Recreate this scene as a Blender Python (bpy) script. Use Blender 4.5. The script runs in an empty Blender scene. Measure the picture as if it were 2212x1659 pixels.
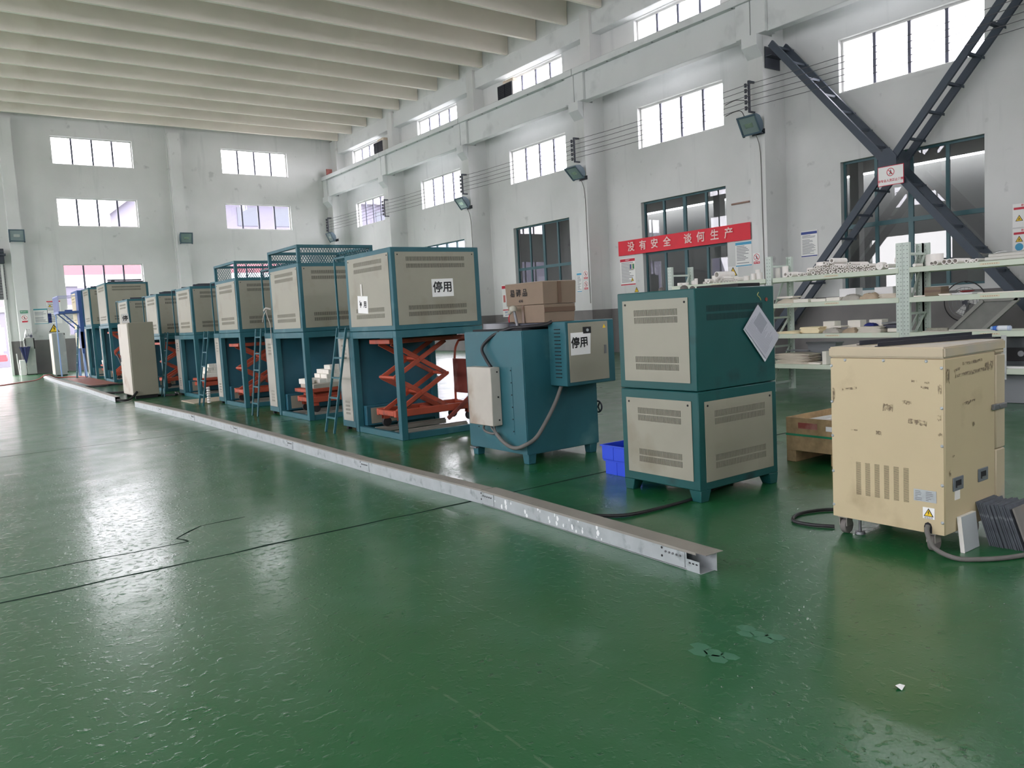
import bpy, bmesh, math, random
from mathutils import Vector, Matrix
random.seed(7)
SC = bpy.context.scene
COL = SC.collection
# ---------------------------------------------------------------- camera, sky, exposure
cam = bpy.data.cameras.new('camera')
cam.sensor_width = 36.0
cam.lens = 36.0 * 1713.14 / 2212.0
cam.clip_end = 300
cam_o = bpy.data.objects.new('camera', cam)
COL.objects.link(cam_o)
YAW, PITCH, ROLL = math.radians(35.827), math.radians(5.042), math.radians(-3.131)
_f = Vector((math.sin(YAW)*math.cos(PITCH), math.cos(YAW)*math.cos(PITCH), -math.sin(PITCH)))
_r = Vector((math.cos(YAW), -math.sin(YAW), 0)); _u = _r.cross(_f)
_R = _r*math.cos(ROLL)+_u*math.sin(ROLL); _U = _u*math.cos(ROLL)-_r*math.sin(ROLL)
_m = Matrix((_R, _U, -_f)).transposed().to_4x4(); _m.translation = (0, 0, 1.4)
cam_o.matrix_world = _m
SC.camera = cam_o
SC.view_settings.view_transform = 'Standard'
SC.view_settings.look = 'None'
SC.view_settings.exposure = 0.36
SC.view_settings.gamma = 1.0
SC.view_settings.use_curve_mapping = False
world = bpy.data.worlds.new('overcast_sky'); SC.world = world
world.use_nodes = True
_bg = world.node_tree.nodes['Background']
_bg.inputs[0].default_value = (1.0, 0.965, 0.972, 1)
_bg.inputs[1].default_value = 14.0
try:
    SC.cycles.use_denoising = True
    SC.cycles.max_bounces = 14
    SC.cycles.diffuse_bounces = 8
    SC.cycles.transparent_max_bounces = 16
    SC.cycles.sample_clamp_indirect = 12.0
    SC.cycles.caustics_reflective = False
except Exception:
    pass
def portal(cx, cy, cz, sx, sy, rot):
    l = bpy.data.lights.new('sky_portal', 'AREA'); l.shape = 'RECTANGLE'; l.size = sx; l.size_y = sy
    l.cycles.is_portal = True
    o = bpy.data.objects.new('sky_portal', l); COL.objects.link(o); o.location = (cx, cy, cz); o.rotation_euler = rot
# ---------------------------------------------------------------- helpers
def srgb(*c):
    if len(c) == 1: c = c[0]
    return tuple((v/255/12.92 if v/255 <= .04045 else ((v/255+.055)/1.055)**2.4) for v in c) + (1,)
MATS = {}
def M(name, rgb, rough=.5, metal=0., var=0., vs=6., dirt=None, bump=0., bs=60., spec=.5, coat=0., emit=0.):
    """procedural paint / metal: tone variation by noise, optional patches of dirt (rgb, amount, scale), fine bump"""
    if name in MATS: return MATS[name]
    m = bpy.data.materials.new(name); m.use_nodes = True; MATS[name] = m
    nt = m.node_tree; b = nt.nodes['Principled BSDF']
    b.inputs['Roughness'].default_value = rough; b.inputs['Metallic'].default_value = metal
    b.inputs['Specular IOR Level'].default_value = spec
    b.inputs['Coat Weight'].default_value = coat
    col = srgb(rgb); b.inputs['Base Color'].default_value = col
    if emit:
        b.inputs['Emission Color'].default_value = col; b.inputs['Emission Strength'].default_value = emit
    tc = nt.nodes.new('ShaderNodeTexCoord'); src = None
    def noise(scale, det=5):
        n = nt.nodes.new('ShaderNodeTexNoise'); n.inputs['Scale'].default_value = scale; n.inputs['Detail'].default_value = det
        nt.links.new(tc.outputs['Object'], n.inputs['Vector']); return n
    if var:
        n = noise(vs); r = nt.nodes.new('ShaderNodeValToRGB')
        r.color_ramp.elements[0].position = .3; r.color_ramp.elements[1].position = .7
        r.color_ramp.elements[0].color = tuple(v*(1-var) for v in col[:3])+(1,)
        r.color_ramp.elements[1].color = tuple(min(1, v*(1+var)) for v in col[:3])+(1,)
        nt.links.new(n.outputs['Fac'], r.inputs['Fac']); src = r.outputs['Color']
        rr = nt.nodes.new('ShaderNodeMapRange'); rr.inputs['To Min'].default_value = max(.02, rough-.12); rr.inputs['To Max'].default_value = min(1, rough+.12)
        nt.links.new(n.outputs['Fac'], rr.inputs['Value']); nt.links.new(rr.outputs['Result'], b.inputs['Roughness'])
    if dirt:
        n = noise(dirt[2], 8); r = nt.nodes.new('ShaderNodeValToRGB')
        r.color_ramp.elements[0].position = .62-dirt[1]*.25; r.color_ramp.elements[1].position = .78-dirt[1]*.2
        r.color_ramp.elements[0].color = (0, 0, 0, 1); r.color_ramp.elements[1].color = (1, 1, 1, 1)
        nt.links.new(n.outputs['Fac'], r.inputs['Fac'])
        mx = nt.nodes.new('ShaderNodeMix'); mx.data_type = 'RGBA'
        if src: nt.links.new(src, mx.inputs['A'])
        else: mx.inputs['A'].default_value = col
        mx.inputs['B'].default_value = srgb(dirt[0]); nt.links.new(r.outputs['Color'], mx.inputs['Factor']); src = mx.outputs['Result']
    if src: nt.links.new(src, b.inputs['Base Color'])
    if bump:
        n = noise(bs, 3); bp = nt.nodes.new('ShaderNodeBump'); bp.inputs['Strength'].default_value = bump; bp.inputs['Distance'].default_value = .01
        nt.links.new(n.outputs['Fac'], bp.inputs['Height']); nt.links.new(bp.outputs['Normal'], b.inputs['Normal'])
    return m
class B:
    """collects shapes and links them as one mesh object"""
    def __init__(s): s.v = []; s.f = []
    def add(s, vs, fs):
        k = len(s.v); s.v += [tuple(p) for p in vs]; s.f += [tuple(i+k for i in q) for q in fs]; return s
    def box(s, x0, y0, z0, x1, y1, z1, mtx=None):
        vs = [Vector((x, y, z)) for x in (x0, x1) for y in (y0, y1) for z in (z0, z1)]
        if mtx: vs = [mtx @ v for v in vs]
        return s.add(vs, [(0, 1, 3, 2), (4, 6, 7, 5), (0, 4, 5, 1), (2, 3, 7, 6), (0, 2, 6, 4), (1, 5, 7, 3)])
    def bar(s, p, q, w, h, up=(0, 0, 1)):
        p = Vector(p); q = Vector(q); d = q-p; L = d.length; d.normalize(); upv = Vector(up)
        if abs(d.dot(upv)) > .98: upv = Vector((1, 0, 0))
        sd = d.cross(upv).normalized(); n = sd.cross(d)
        m = Matrix((sd, d, n)).transposed().to_4x4(); m.translation = p
        return s.box(-w/2, 0, -h/2, w/2, L, h/2, m)
    def cyl(s, p, q, r, r2=None, n=16, caps=True):
        p = Vector(p); q = Vector(q); r2 = r if r2 is None else r2; d = (q-p).normalized()
        a = Vector((0, 0, 1)) if abs(d.z) < .9 else Vector((1, 0, 0)); e = d.cross(a).normalized(); g = d.cross(e)
        vs = [p+(e*math.cos(t)+g*math.sin(t))*r for t in [2*math.pi*i/n for i in range(n)]]
        vs += [q+(e*math.cos(t)+g*math.sin(t))*r2 for t in [2*math.pi*i/n for i in range(n)]]
        fs = [(i, i+n, (i+1) % n+n, (i+1) % n) for i in range(n)]
        if caps: fs += [tuple(range(n)), tuple(range(2*n-1, n-1, -1))]
        return s.add(vs, fs)
    def pipe(s, p, q, r, ri, n=18):
        p = Vector(p); q = Vector(q); d = (q-p).normalized()
        a = Vector((0, 0, 1)) if abs(d.z) < .9 else Vector((1, 0, 0)); e = d.cross(a).normalized(); g = d.cross(e)
        ring = lambda c, rr: [c+(e*math.cos(t)+g*math.sin(t))*rr for t in [2*math.pi*i/n for i in range(n)]]
        vs = ring(p, r)+ring(q, r)+ring(q, ri)+ring(p, ri); fs = []
        for k in range(4):
            for i in range(n): fs.append((k*n+i, ((k+1) % 4)*n+i, ((k+1) % 4)*n+(i+1) % n, k*n+(i+1) % n))
        return s.add(vs, fs)
    def tube(s, pts, r, n=8, smooth=True):
        P = [Vector(p) for p in pts]
        if smooth and len(P) > 2:
            Q = []
            for i in range(len(P)-1):
                a = P[max(i-1, 0)]; b = P[i]; c = P[i+1]; d = P[min(i+2, len(P)-1)]
                for k in range(6):
                    t = k/6; Q.append(.5*((2*b)+(c-a)*t+(2*a-5*b+4*c-d)*t*t+(3*b-a-3*c+d)*t**3))
            P = Q+[P[-1]]
        vs = []; nrm = None
        for i, p in enumerate(P):
            d = (P[min(i+1, len(P)-1)]-P[max(i-1, 0)]).normalized()
            if nrm is None:
                a = Vector((0, 0, 1)) if abs(d.z) < .9 else Vector((1, 0, 0)); nrm = d.cross(a).normalized()
            nrm = (nrm-d*nrm.dot(d)).normalized(); g = d.cross(nrm)
            vs += [p+(nrm*math.cos(2*math.pi*k/n)+g*math.sin(2*math.pi*k/n))*r for k in range(n)]
        fs = [(i*n+k, (i+1)*n+k, (i+1)*n+(k+1) % n, i*n+(k+1) % n) for i in range(len(P)-1) for k in range(n)]
        fs += [tuple(range(n)), tuple(range(len(vs)-1, len(vs)-n-1, -1))]
        return s.add(vs, fs)
    def prism(s, pts, m, d):
        """polygon pts (u, v) on matrix m (columns u, v, normal), thickness d along the normal"""
        n = len(pts); vs = [m @ Vector((u, v, 0)) for u, v in pts]+[m @ Vector((u, v, d)) for u, v in pts]
        return s.add(vs, [tuple(range(n-1, -1, -1)), tuple(range(n, 2*n))]+[(i, (i+1) % n, (i+1) % n+n, i+n) for i in range(n)])
    def lathe(s, prof, c=(0, 0, 0), n=24):
        c = Vector(c); vs = []
        for r, z in prof: vs += [c+Vector((r*math.cos(2*math.pi*i/n), r*math.sin(2*math.pi*i/n), z)) for i in range(n)]
        fs = [(k*n+i, k*n+(i+1) % n, (k+1)*n+(i+1) % n, (k+1)*n+i) for k in range(len(prof)-1) for i in range(n)]
        fs += [tuple(range(n-1, -1, -1)), tuple(range(len(vs)-n, len(vs)))]
        return s.add(vs, fs)
    def build(s, name, mat, parent=None, loc=None, bevel=0., seg=1, rot=None, smooth=True, kind=None):
        me = bpy.data.meshes.new(name); me.from_pydata(s.v, [], s.f)
        bm = bmesh.new(); bm.from_mesh(me)
        if bevel:
            es = [e for e in bm.edges if len(e.link_faces) == 2 and e.calc_face_angle(0) > .5]
            bmesh.ops.bevel(bm, geom=es, offset=bevel, segments=seg, affect='EDGES', clamp_overlap=True)
        bmesh.ops.recalc_face_normals(bm, faces=bm.faces); bm.to_mesh(me); bm.free()
        if smooth:
            me.polygons.foreach_set('use_smooth', [True]*len(me.polygons)); me.set_sharp_from_angle(angle=math.radians(38))
        return link(name, me, mat, parent, loc, rot, kind)
def link(name, me, mat, parent=None, loc=None, rot=None, kind=None):
    o = bpy.data.objects.new(name, me); COL.objects.link(o)
    if mat and not me.materials: me.materials.append(mat)
    if parent: o.parent = parent
    if loc: o.location = loc
    if rot: o.rotation_euler = rot
    if kind: o['kind'] = kind
    return o
def tag(o, label, cat, group=None):
    o['label'] = label; o['category'] = cat
    if group: o['group'] = group
    return o
def thing(name, label, cat, loc=(0, 0, 0), rz=0., group=None):
    o = bpy.data.objects.new(name, None); COL.objects.link(o); o.location = loc; o.rotation_euler = (0, 0, rz); o.empty_display_size = .1
    return tag(o, label, cat, group)
def struct(name, loc=(0, 0, 0)):
    o = bpy.data.objects.new(name, None); COL.objects.link(o); o.location = loc; o['kind'] = 'structure'; return o
def dup(root, loc, label=None, rz=None):
    r = root.copy(); COL.objects.link(r); r.location = loc
    if rz is not None: r.rotation_euler = (0, 0, rz)
    if label: r['label'] = label
    for ch in list(root.children):
        c = ch.copy(); COL.objects.link(c); c.parent = r
        for g in list(ch.children):
            d = g.copy(); COL.objects.link(d); d.parent = c
    return r
# planes: text and flat things face -x (seen from the hall) or -y (seen from the near side)
def plane(face, o):
    if face == 'x': m = Matrix(((0, 0, -1), (-1, 0, 0), (0, 1, 0))).to_4x4()
    else: m = Matrix(((1, 0, 0), (0, 0, -1), (0, 1, 0))).to_4x4()
    m.translation = Vector(o); return m
def text(body, size, m, mat, parent, bold=0., name='lettering', depth=.0, sx=1.):
    cu = bpy.data.curves.new('text', 'FONT'); cu.body = body; cu.size = size; cu.align_x = 'CENTER'; cu.align_y = 'CENTER'; cu.offset = bold; cu.extrude = depth; cu.resolution_u = 3
    t = bpy.data.objects.new('text', cu); COL.objects.link(t)
    bpy.context.view_layer.update()
    me = bpy.data.meshes.new_from_object(t.evaluated_get(bpy.context.evaluated_depsgraph_get()))
    bpy.data.objects.remove(t); bpy.data.curves.remove(cu)
    for v in me.vertices: v.co = m @ Vector((v.co.x*sx, v.co.y, v.co.z))
    me.materials.clear()
    return link(name, me, mat, parent)
def rect(b, m, u0, v0, u1, v1, d=.001, z=0.):
    mm = m @ Matrix.Translation((0, 0, z)); return b.prism([(u0, v0), (u1, v0), (u1, v1), (u0, v1)], mm, d)
def vent(name, face, o, w, h, rows, mat, parent, th=.004, screws=True):
    """sheet panel with real punched slots; o is its lower corner on the host face, rows = (u0, u1, v0, v1, count[, 'h'])"""
    m = plane(face, o); b = B()
    sgn = -1 if face == 'x' else 1
    def R(u0, v0, u1, v1): rect(b, m, sgn*u0 if sgn > 0 else -u1, v0, sgn*u1 if sgn > 0 else -u0, v1, th, .002)
    vs = sorted(set([0, h]+[r[2] for r in rows]+[r[3] for r in rows]))
    for a, c in zip(vs[:-1], vs[1:]):
        hit = [r for r in rows if r[2] <= a+1e-6 and r[3] >= c-1e-6]
        if not hit: R(0, a, w, c); continue
        x = 0
        for r in sorted(hit):
            R(x, a, r[0], c); n = r[4]; p = (r[1]-r[0])/n
            if len(r) > 5:
                q = (c-a)/n
                for k in range(n): R(r[0], a+q*(k+.45), r[1], a+q*(k+1))
            else:
                for k in range(n): R(r[0]+p*(k+.5), a, r[0]+p*(k+1), c)
            x = r[1]
        R(x, a, w, c)
    o_ = b.build(name, mat, parent, smooth=False)
    g = B(); k = .012
    if rows: rect(g, m, (min(r[0] for r in rows) if sgn > 0 else -max(r[1] for r in rows)), min(r[2] for r in rows), (max(r[1] for r in rows) if sgn > 0 else -min(r[0] for r in rows)), max(r[3] for r in rows), .0015, .0004)
    g.build('vent_shade', DARK, o_, smooth=False)  # dark sheet stands in for the shade behind the slots
    if screws:
        s = B()
        for u in (.03, w-.03):
            for v in (h-.03,):
                s.cyl(m @ Vector((sgn*u, v, .005)), m @ Vector((sgn*u, v, .009)), .008, n=8)
        s.build('screws', DARK, o_)
    return o_
# ---------------------------------------------------------------- materials
DARK = M('dark_gap', (22, 24, 26), .8)
TEAL = M('teal_paint', (43, 95, 104), .45, var=.10, vs=3., dirt=((78, 122, 126), .12, 2.2), bump=.05, bs=120, spec=.35)
TEALG = M('teal_green_paint', (26, 80, 79), .42, var=.08, vs=3., dirt=((26, 48, 50), .08, 3.), bump=.05, bs=120, spec=.35)
TEALD = M('teal_inside', (36, 92, 108), .55, var=.12, vs=2.5)
CREAM = M('cream_panel', (149, 147, 132), .5, var=.05, vs=3., dirt=((132, 126, 108), .22, 1.7), bump=.04, bs=150)
CREAM2 = M('pale_panel', (178, 174, 163), .5, var=.05, vs=2., dirt=((150, 146, 132), .25, 1.5))
BEIGE = M('beige_cabinet', (192, 177, 143), .45, var=.04, vs=2.5, dirt=((168, 152, 120), .06, 3.2), bump=.03, bs=90)
BEIGEL = M('beige_lid', (184, 171, 144), .5, var=.04, vs=3., dirt=((170, 166, 158), .45, 2.2))
SCUFF = M('tape_residue', (118, 104, 84), .8, dirt=((192, 177, 143), .75, 60.))
ORANGE = M('orange_lift', (172, 74, 50), .5, var=.12, vs=5., dirt=((110, 62, 52), .3, 5.))
RUST = M('worn_red_plate', (132, 62, 52), .6, var=.15, vs=6., dirt=((170, 120, 110), .3, 5.))
WHITEB = M('firebrick', (232, 228, 218), .9, var=.04, vs=10., bump=.2, bs=60)
CERAM = M('white_ceramic', (233, 229, 224), .55, var=.03, vs=10.)
PAPER = M('paper', (236, 236, 234), .8)
INK = M('black_ink', (28, 28, 30), .8)
GINK = M('grey_print', (150, 152, 156), .9)
RED = M('sign_red', (196, 40, 62), .6)
BANR = M('banner_red', (222, 48, 64), .65, var=.06, vs=2.)
BANW = M('banner_letter', (238, 205, 200), .7)
YEL = M('sign_yellow', (238, 200, 40), .5)
BLUEP = M('sign_blue', (70, 160, 200), .6)
BLUED = M('sign_dark_blue', (52, 72, 140), .6)
GRN = M('sign_green', (24, 130, 92), .6)
STEEL = M('galvanised_steel', (176, 182, 184), .5, .3, var=.08, vs=9., dirt=((140, 146, 148), .2, 11.))
STEELT = M('dusty_steel', (150, 146, 138), .6, .3, var=.08, vs=6.)
GREYS = M('grey_steel', (120, 122, 124), .5, .5, var=.1)
RACKG = M('pale_green_rack', (202, 212, 194), .45, var=.05, vs=4., dirt=((206, 206, 190), .2, 4.))
RACKP = M('pale_green_post', (194, 206, 197), .45, var=.05, vs=4.)
IRON = M('dark_iron', (58, 62, 72), .6, var=.15, vs=4., bump=.05)
IRONF = M('painted_angle', (60, 70, 82), .6, var=.1)
BLACK = M('black_rubber', (34, 34, 36), .6)
CABG = M('grey_cable', (104, 102, 98), .7, var=.1, vs=10.)
CARD = M('cardboard', (130, 113, 96), .85, var=.06, vs=5., bump=.05, bs=40)
CARDL = M('cardboard_top', (160, 148, 136), .85, var=.05, vs=5.)
TAPE = M('brown_tape', (104, 82, 66), .35)
WOOD = M('particle_board', (160, 136, 100), .8, var=.22, vs=16., bump=.1)
BLUEB = M('blue_plastic', (44, 78, 214), .4, spec=.5)
BLUEM = M('blue_machine', (62, 92, 150), .45, var=.1)
LAMPT = M('lamp_housing', (70, 92, 104), .45, var=.08)
LAMPG = M('lamp_glass', (150, 166, 168), .12, .4)
GREYC = M('grey_cabinet', (150, 156, 150), .5, var=.05, vs=2., dirt=((190, 186, 176), .3, 1.5))
KHAKI = M('khaki_cabinet', (142, 138, 122), .5, var=.05, vs=2.)
PALE = M('pale_cabinet_front', (184, 179, 168), .5, var=.05, dirt=((150, 130, 110), .18, 2.))
SLAB = M('dark_kiln_slab', (80, 86, 93), .75, var=.25, vs=14., dirt=((130, 134, 140), .3, 20.), bump=.2, bs=40)
SLABF = M('brown_grey_slab', (118, 116, 112), .75, var=.1, vs=5., dirt=((140, 116, 100), .3, 3.))
PALESL = M('pale_slab', (168, 174, 176), .6, var=.05, vs=4.)
BONE = M('slab_edge', (226, 224, 218), .7)
FELT = M('felt_sheet', (208, 198, 182), .95, var=.06, vs=4., bump=.15, bs=30)
FELTW = M('white_sheet', (236, 230, 220), .9, var=.04, vs=4.)
BAGC = M('grey_plastic_bag', (176, 172, 164), .3, var=.12, vs=8., bump=.4, bs=14)
GREYB = M('grey_crate', (120, 124, 128), .5)
CONC = M('outside_concrete', (150, 150, 148), .9, var=.1, vs=.4)
FRAMEG = M('window_frame_dark', (92, 94, 110), .5)
FRAMET = M('window_frame_teal', (50, 92, 98), .45)
SILL = M('white_reveal', (214, 214, 212), .7)

def wall_material():
    m = bpy.data.materials.new('limewashed_wall'); m.use_nodes = True; nt = m.node_tree; b = nt.nodes['Principled BSDF']; L = nt.links.new
    b.inputs['Roughness'].default_value = .85; b.inputs['Specular IOR Level'].default_value = .25
    g = nt.nodes.new('ShaderNodeNewGeometry'); sp = nt.nodes.new('ShaderNodeSeparateXYZ'); L(g.outputs['Position'], sp.inputs[0])
    def noise(scale, det, vec=None, mp=None):
        n = nt.nodes.new('ShaderNodeTexNoise'); n.inputs['Scale'].default_value = scale; n.inputs['Detail'].default_value = det
        src = g.outputs['Position']
        if mp:
            k = nt.nodes.new('ShaderNodeMapping'); k.inputs['Scale'].default_value = mp; L(src, k.inputs[0]); src = k.outputs[0]
        L(src, n.inputs['Vector']); return n
    def ramp(n, p0, p1, c0, c1):
        r = nt.nodes.new('ShaderNodeValToRGB'); e = r.color_ramp.elements; e[0].position = p0; e[1].position = p1; e[0].color = c0; e[1].color = c1
        L(n, r.inputs[0]); return r.outputs[0]
    def mix(f, a, c):
        x = nt.nodes.new('ShaderNodeMix'); x.data_type = 'RGBA'
        for s, v in (('Factor', f), ('A', a), ('B', c)):
            if hasattr(v, 'links') or hasattr(v, 'is_linked'): L(v, x.inputs[s])
            else: x.inputs[s].default_value = v
        return x.outputs['Result']
    base = ramp(noise(.5, 6).outputs[0], .3, .7, srgb(204, 206, 204), srgb(220, 221, 220))
    K, Wt = (0, 0, 0, 1), (1, 1, 1, 1)
    st = ramp(noise(3., 8, mp=(1, 1, .12)).outputs[0], .60, .80, K, (.45, .45, .45, 1))
    base = mix(st, base, srgb(172, 176, 176))
    sp2 = ramp(noise(2.2, 10).outputs[0], .66, .74, K, (.5, .5, .5, 1))
    base = mix(sp2, base, srgb(160, 163, 163))
    grey = ramp(noise(1.2, 6).outputs[0], .3, .7, srgb(118, 116, 116), srgb(134, 131, 130))
    wob = nt.nodes.new('ShaderNodeMath'); wob.operation = 'MULTIPLY_ADD'; wob.inputs[1].default_value = .012; L(noise(3, 3).outputs[0], wob.inputs[0]); L(sp.outputs['Z'], wob.inputs[2])
    gt = nt.nodes.new('ShaderNodeMath'); gt.operation = 'LESS_THAN'; gt.inputs[1].default_value = 1.395; L(wob.outputs[0], gt.inputs[0])
    col = mix(gt.outputs[0], base, grey); L(col, b.inputs['Base Color'])
    bp = nt.nodes.new('ShaderNodeBump'); bp.inputs['Strength'].default_value = .12; bp.inputs['Distance'].default_value = .02; L(noise(14, 6).outputs[0], bp.inputs['Height']); L(bp.outputs[0], b.inputs['Normal'])
    return m
WALL = wall_material()
BEAMW = M('white_beam', (216, 219, 219), .8, var=.03, vs=1., dirt=((190, 194, 194), .2, 1.2), bump=.05, bs=20)
CEIL = M('cream_rib', (232, 225, 216), .85, var=.05, vs=.8, dirt=((216, 207, 194), .25, .6))
SOFF = M('pale_soffit', (240, 234, 222), .8)
def floor_material():
    m = bpy.data.materials.new('green_epoxy_floor'); m.use_nodes = True; nt = m.node_tree; b = nt.nodes['Principled BSDF']; L = nt.links.new
    g = nt.nodes.new('ShaderNodeNewGeometry'); P = g.outputs['Position']
    sp = nt.nodes.new('ShaderNodeSeparateXYZ'); L(P, sp.inputs[0])
    def mapv(sc, rot=0.):
        k = nt.nodes.new('ShaderNodeMapping'); k.inputs['Scale'].default_value = sc; k.inputs['Rotation'].default_value = (0, 0, rot); L(P, k.inputs[0]); return k.outputs[0]
    def noise(scale, det, vec=None, dist=0., rough=.5):
        n = nt.nodes.new('ShaderNodeTexNoise'); n.inputs['Scale'].default_value = scale; n.inputs['Detail'].default_value = det; n.inputs['Distortion'].default_value = dist; n.inputs['Roughness'].default_value = rough
        L(vec or P, n.inputs['Vector']); return n.outputs[0]
    def mth(op, a, c=None, d=None):
        n = nt.nodes.new('ShaderNodeMath'); n.operation = op
        for i, v in enumerate((a, c, d)):
            if v is None: continue
            if isinstance(v, (int, float)): n.inputs[i].default_value = v
            else: L(v, n.inputs[i])
        return n.outputs[0]
    def ramp(n, p0, p1, c0, c1):
        r = nt.nodes.new('ShaderNodeValToRGB'); e = r.color_ramp.elements; e[0].position = p0; e[1].position = p1; e[0].color = c0; e[1].color = c1
        L(n, r.inputs[0]); return r.outputs[0]
    def mix(f, a, c):
        x = nt.nodes.new('ShaderNodeMix'); x.data_type = 'RGBA'
        for s, v in (('Factor', f), ('A', a), ('B', c)):
            if isinstance(v, (tuple, float)): x.inputs[s].default_value = v
            else: L(v, x.inputs[s])
        return x.outputs['Result']
    K = (0, 0, 0, 1)
    col = ramp(noise(.55, 5), .32, .68, srgb(24, 90, 46), srgb(34, 98, 58))
    big = ramp(noise(1.7, 9, mapv((1, 1, 1), .5), 0, .62), .5, .75, K, (.6, .6, .6, 1))
    col = mix(big, col, srgb(56, 108, 78))
    scuff = ramp(noise(7, 10, mapv((.8, 1.6, 1), .3), .6, .7), .60, .76, K, (.4, .4, .4, 1))
    col = mix(scuff, col, srgb(96, 134, 108))
    spots = ramp(noise(26, 4), .73, .77, K, (.7, .7, .7, 1)); col = mix(spots, col, srgb(150, 168, 150))
    # pale dotted glue lines along the hall
    wob = mth('MULTIPLY_ADD', noise(.7, 3), .12, -.06)
    xw = mth('ADD', sp.outputs['X'], wob)
    for X in (2.76, 2.0, 1.4):
        d = mth('ABSOLUTE', mth('SUBTRACT', xw, X)); ln = mth('LESS_THAN', d, .005)
        f = mth('MULTIPLY', ln, mth('MULTIPLY', mth('GREATER_THAN', noise(11, 9), .5), .16)); col = mix(f, col, srgb(158, 168, 148))
    pit = ramp(noise(24, 3, mapv((1, 1.3, 1), -.6), .3), .655, .70, K, (1, 1, 1, 1)); pit = mth('MULTIPLY', pit, mth('GREATER_THAN', noise(1.1, 4), .46))
    col = mix(mth('MULTIPLY', pit, .55), col, srgb(24, 52, 40)); L(col, b.inputs['Base Color'])
    ro = nt.nodes.new('ShaderNodeMapRange'); ro.inputs['From Min'].default_value = .3; ro.inputs['From Max'].default_value = .7; ro.inputs['To Min'].default_value = .26; ro.inputs['To Max'].default_value = .40
    L(noise(2.5, 8), ro.inputs['Value']); L(ro.outputs[0], b.inputs['Roughness'])
    b.inputs['Specular IOR Level'].default_value = .38
    b.inputs['Coat Weight'].default_value = .42; b.inputs['Coat Roughness'].default_value = .12; b.inputs['Coat IOR'].default_value = 1.5
    # blistered, dimpled coating
    n1 = noise(24, 4, None, .3); r1 = ramp(n1, .56, .74, K, (1, 1, 1, 1))
    n2 = noise(4.5, 3); n3 = noise(70, 3)
    h = mth('ADD', mth('MULTIPLY', r1, .42), mth('ADD', mth('MULTIPLY', n2, .4), mth('MULTIPLY', n3, .14)))
    h = mth('SUBTRACT', h, mth('MULTIPLY', pit, .6))
    bp = nt.nodes.new('ShaderNodeBump'); bp.inputs['Strength'].default_value = .26; bp.inputs['Distance'].default_value = .012; L(h, bp.inputs['Height']); L(bp.outputs[0], b.inputs['Normal']); L(bp.outputs[0], b.inputs['Coat Normal'])
    return m
FLOOR = floor_material()
def glass_material(name, tint, rough=0.):
    m = bpy.data.materials.new(name); m.use_nodes = True; nt = m.node_tree; L = nt.links.new
    nt.nodes.remove(nt.nodes['Principled BSDF']); out = nt.nodes['Material Output']
    t = nt.nodes.new('ShaderNodeBsdfTransparent'); t.inputs[0].default_value = tint
    gl = nt.nodes.new('ShaderNodeBsdfGlossy'); gl.inputs['Roughness'].default_value = rough
    fr = nt.nodes.new('ShaderNodeFresnel'); ge = nt.nodes.new('ShaderNodeNewGeometry'); io = nt.nodes.new('ShaderNodeMapRange')
    io.inputs['To Min'].default_value = 1.5; io.inputs['To Max'].default_value = 1/1.5; L(ge.outputs['Backfacing'], io.inputs['Value']); L(io.outputs[0], fr.inputs[0])
    mx = nt.nodes.new('ShaderNodeMixShader'); L(fr.outputs[0], mx.inputs[0]); L(t.outputs[0], mx.inputs[1]); L(gl.outputs[0], mx.inputs[2]); L(mx.outputs[0], out.inputs[0])
    return m
GLASS = glass_material('window_glass', (.93, .93, .96, 1))
GLASSD = glass_material('grey_window_glass', (.72, .74, .76, 1))
# ---------------------------------------------------------------- the hall
XL, XW, YN, YE = -8.6, 17.66, -10.0, 38.5
ZC = 11.35
fl = B().box(XL-.3, YN-.3, -.2, XW+.3, YE+.25, 0).build('floor', FLOOR, kind='structure', smooth=False)
JNT = M('joint_sealant', (24, 44, 36), .9, spec=.1)
def ribbon(pts, w, name, seed=0, wob=.012):
    rng = random.Random(seed); b = B(); P = []
    for (xa, ya), (xb, yb) in zip(pts[:-1], pts[1:]):
        n = max(2, int(math.hypot(xb-xa, yb-ya)/.22))
        for i in range(n): P.append((xa+(xb-xa)*i/n+rng.uniform(-wob, wob), ya+(yb-ya)*i/n+rng.uniform(-wob, wob)))
    P.append(pts[-1]); vs = []
    for i, (x, y) in enumerate(P):
        q = P[min(i+1, len(P)-1)]; o = P[max(i-1, 0)]; dx, dy = q[0]-o[0], q[1]-o[1]; l = math.hypot(dx, dy) or 1; k = w*rng.uniform(.3, .65)
        vs += [(x-dy/l*k, y+dx/l*k, .0008), (x+dy/l*k, y-dx/l*k, .0008)]
    b.add(vs, [(2*i, 2*i+1, 2*i+3, 2*i+2) for i in range(len(P)-1)]); return b.build(name, JNT, fl, smooth=False)
for i, y in enumerate((-1.28, 5.02, 11.45, 17.7, 24.0)): ribbon([(XL, y), (XW-.1, y)], .026, 'floor_joint', i)
ribbon([(-.9, 5.58), (.6, 5.56), (1.25, 5.53)], .020, 'crack', 11); ribbon([(1.25, 5.53), (1.22, 5.68), (1.42, 5.90), (1.75, 5.92)], .018, 'crack', 12)
BAY = 6.54; WY0, WW = 7.58, 3.18
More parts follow.
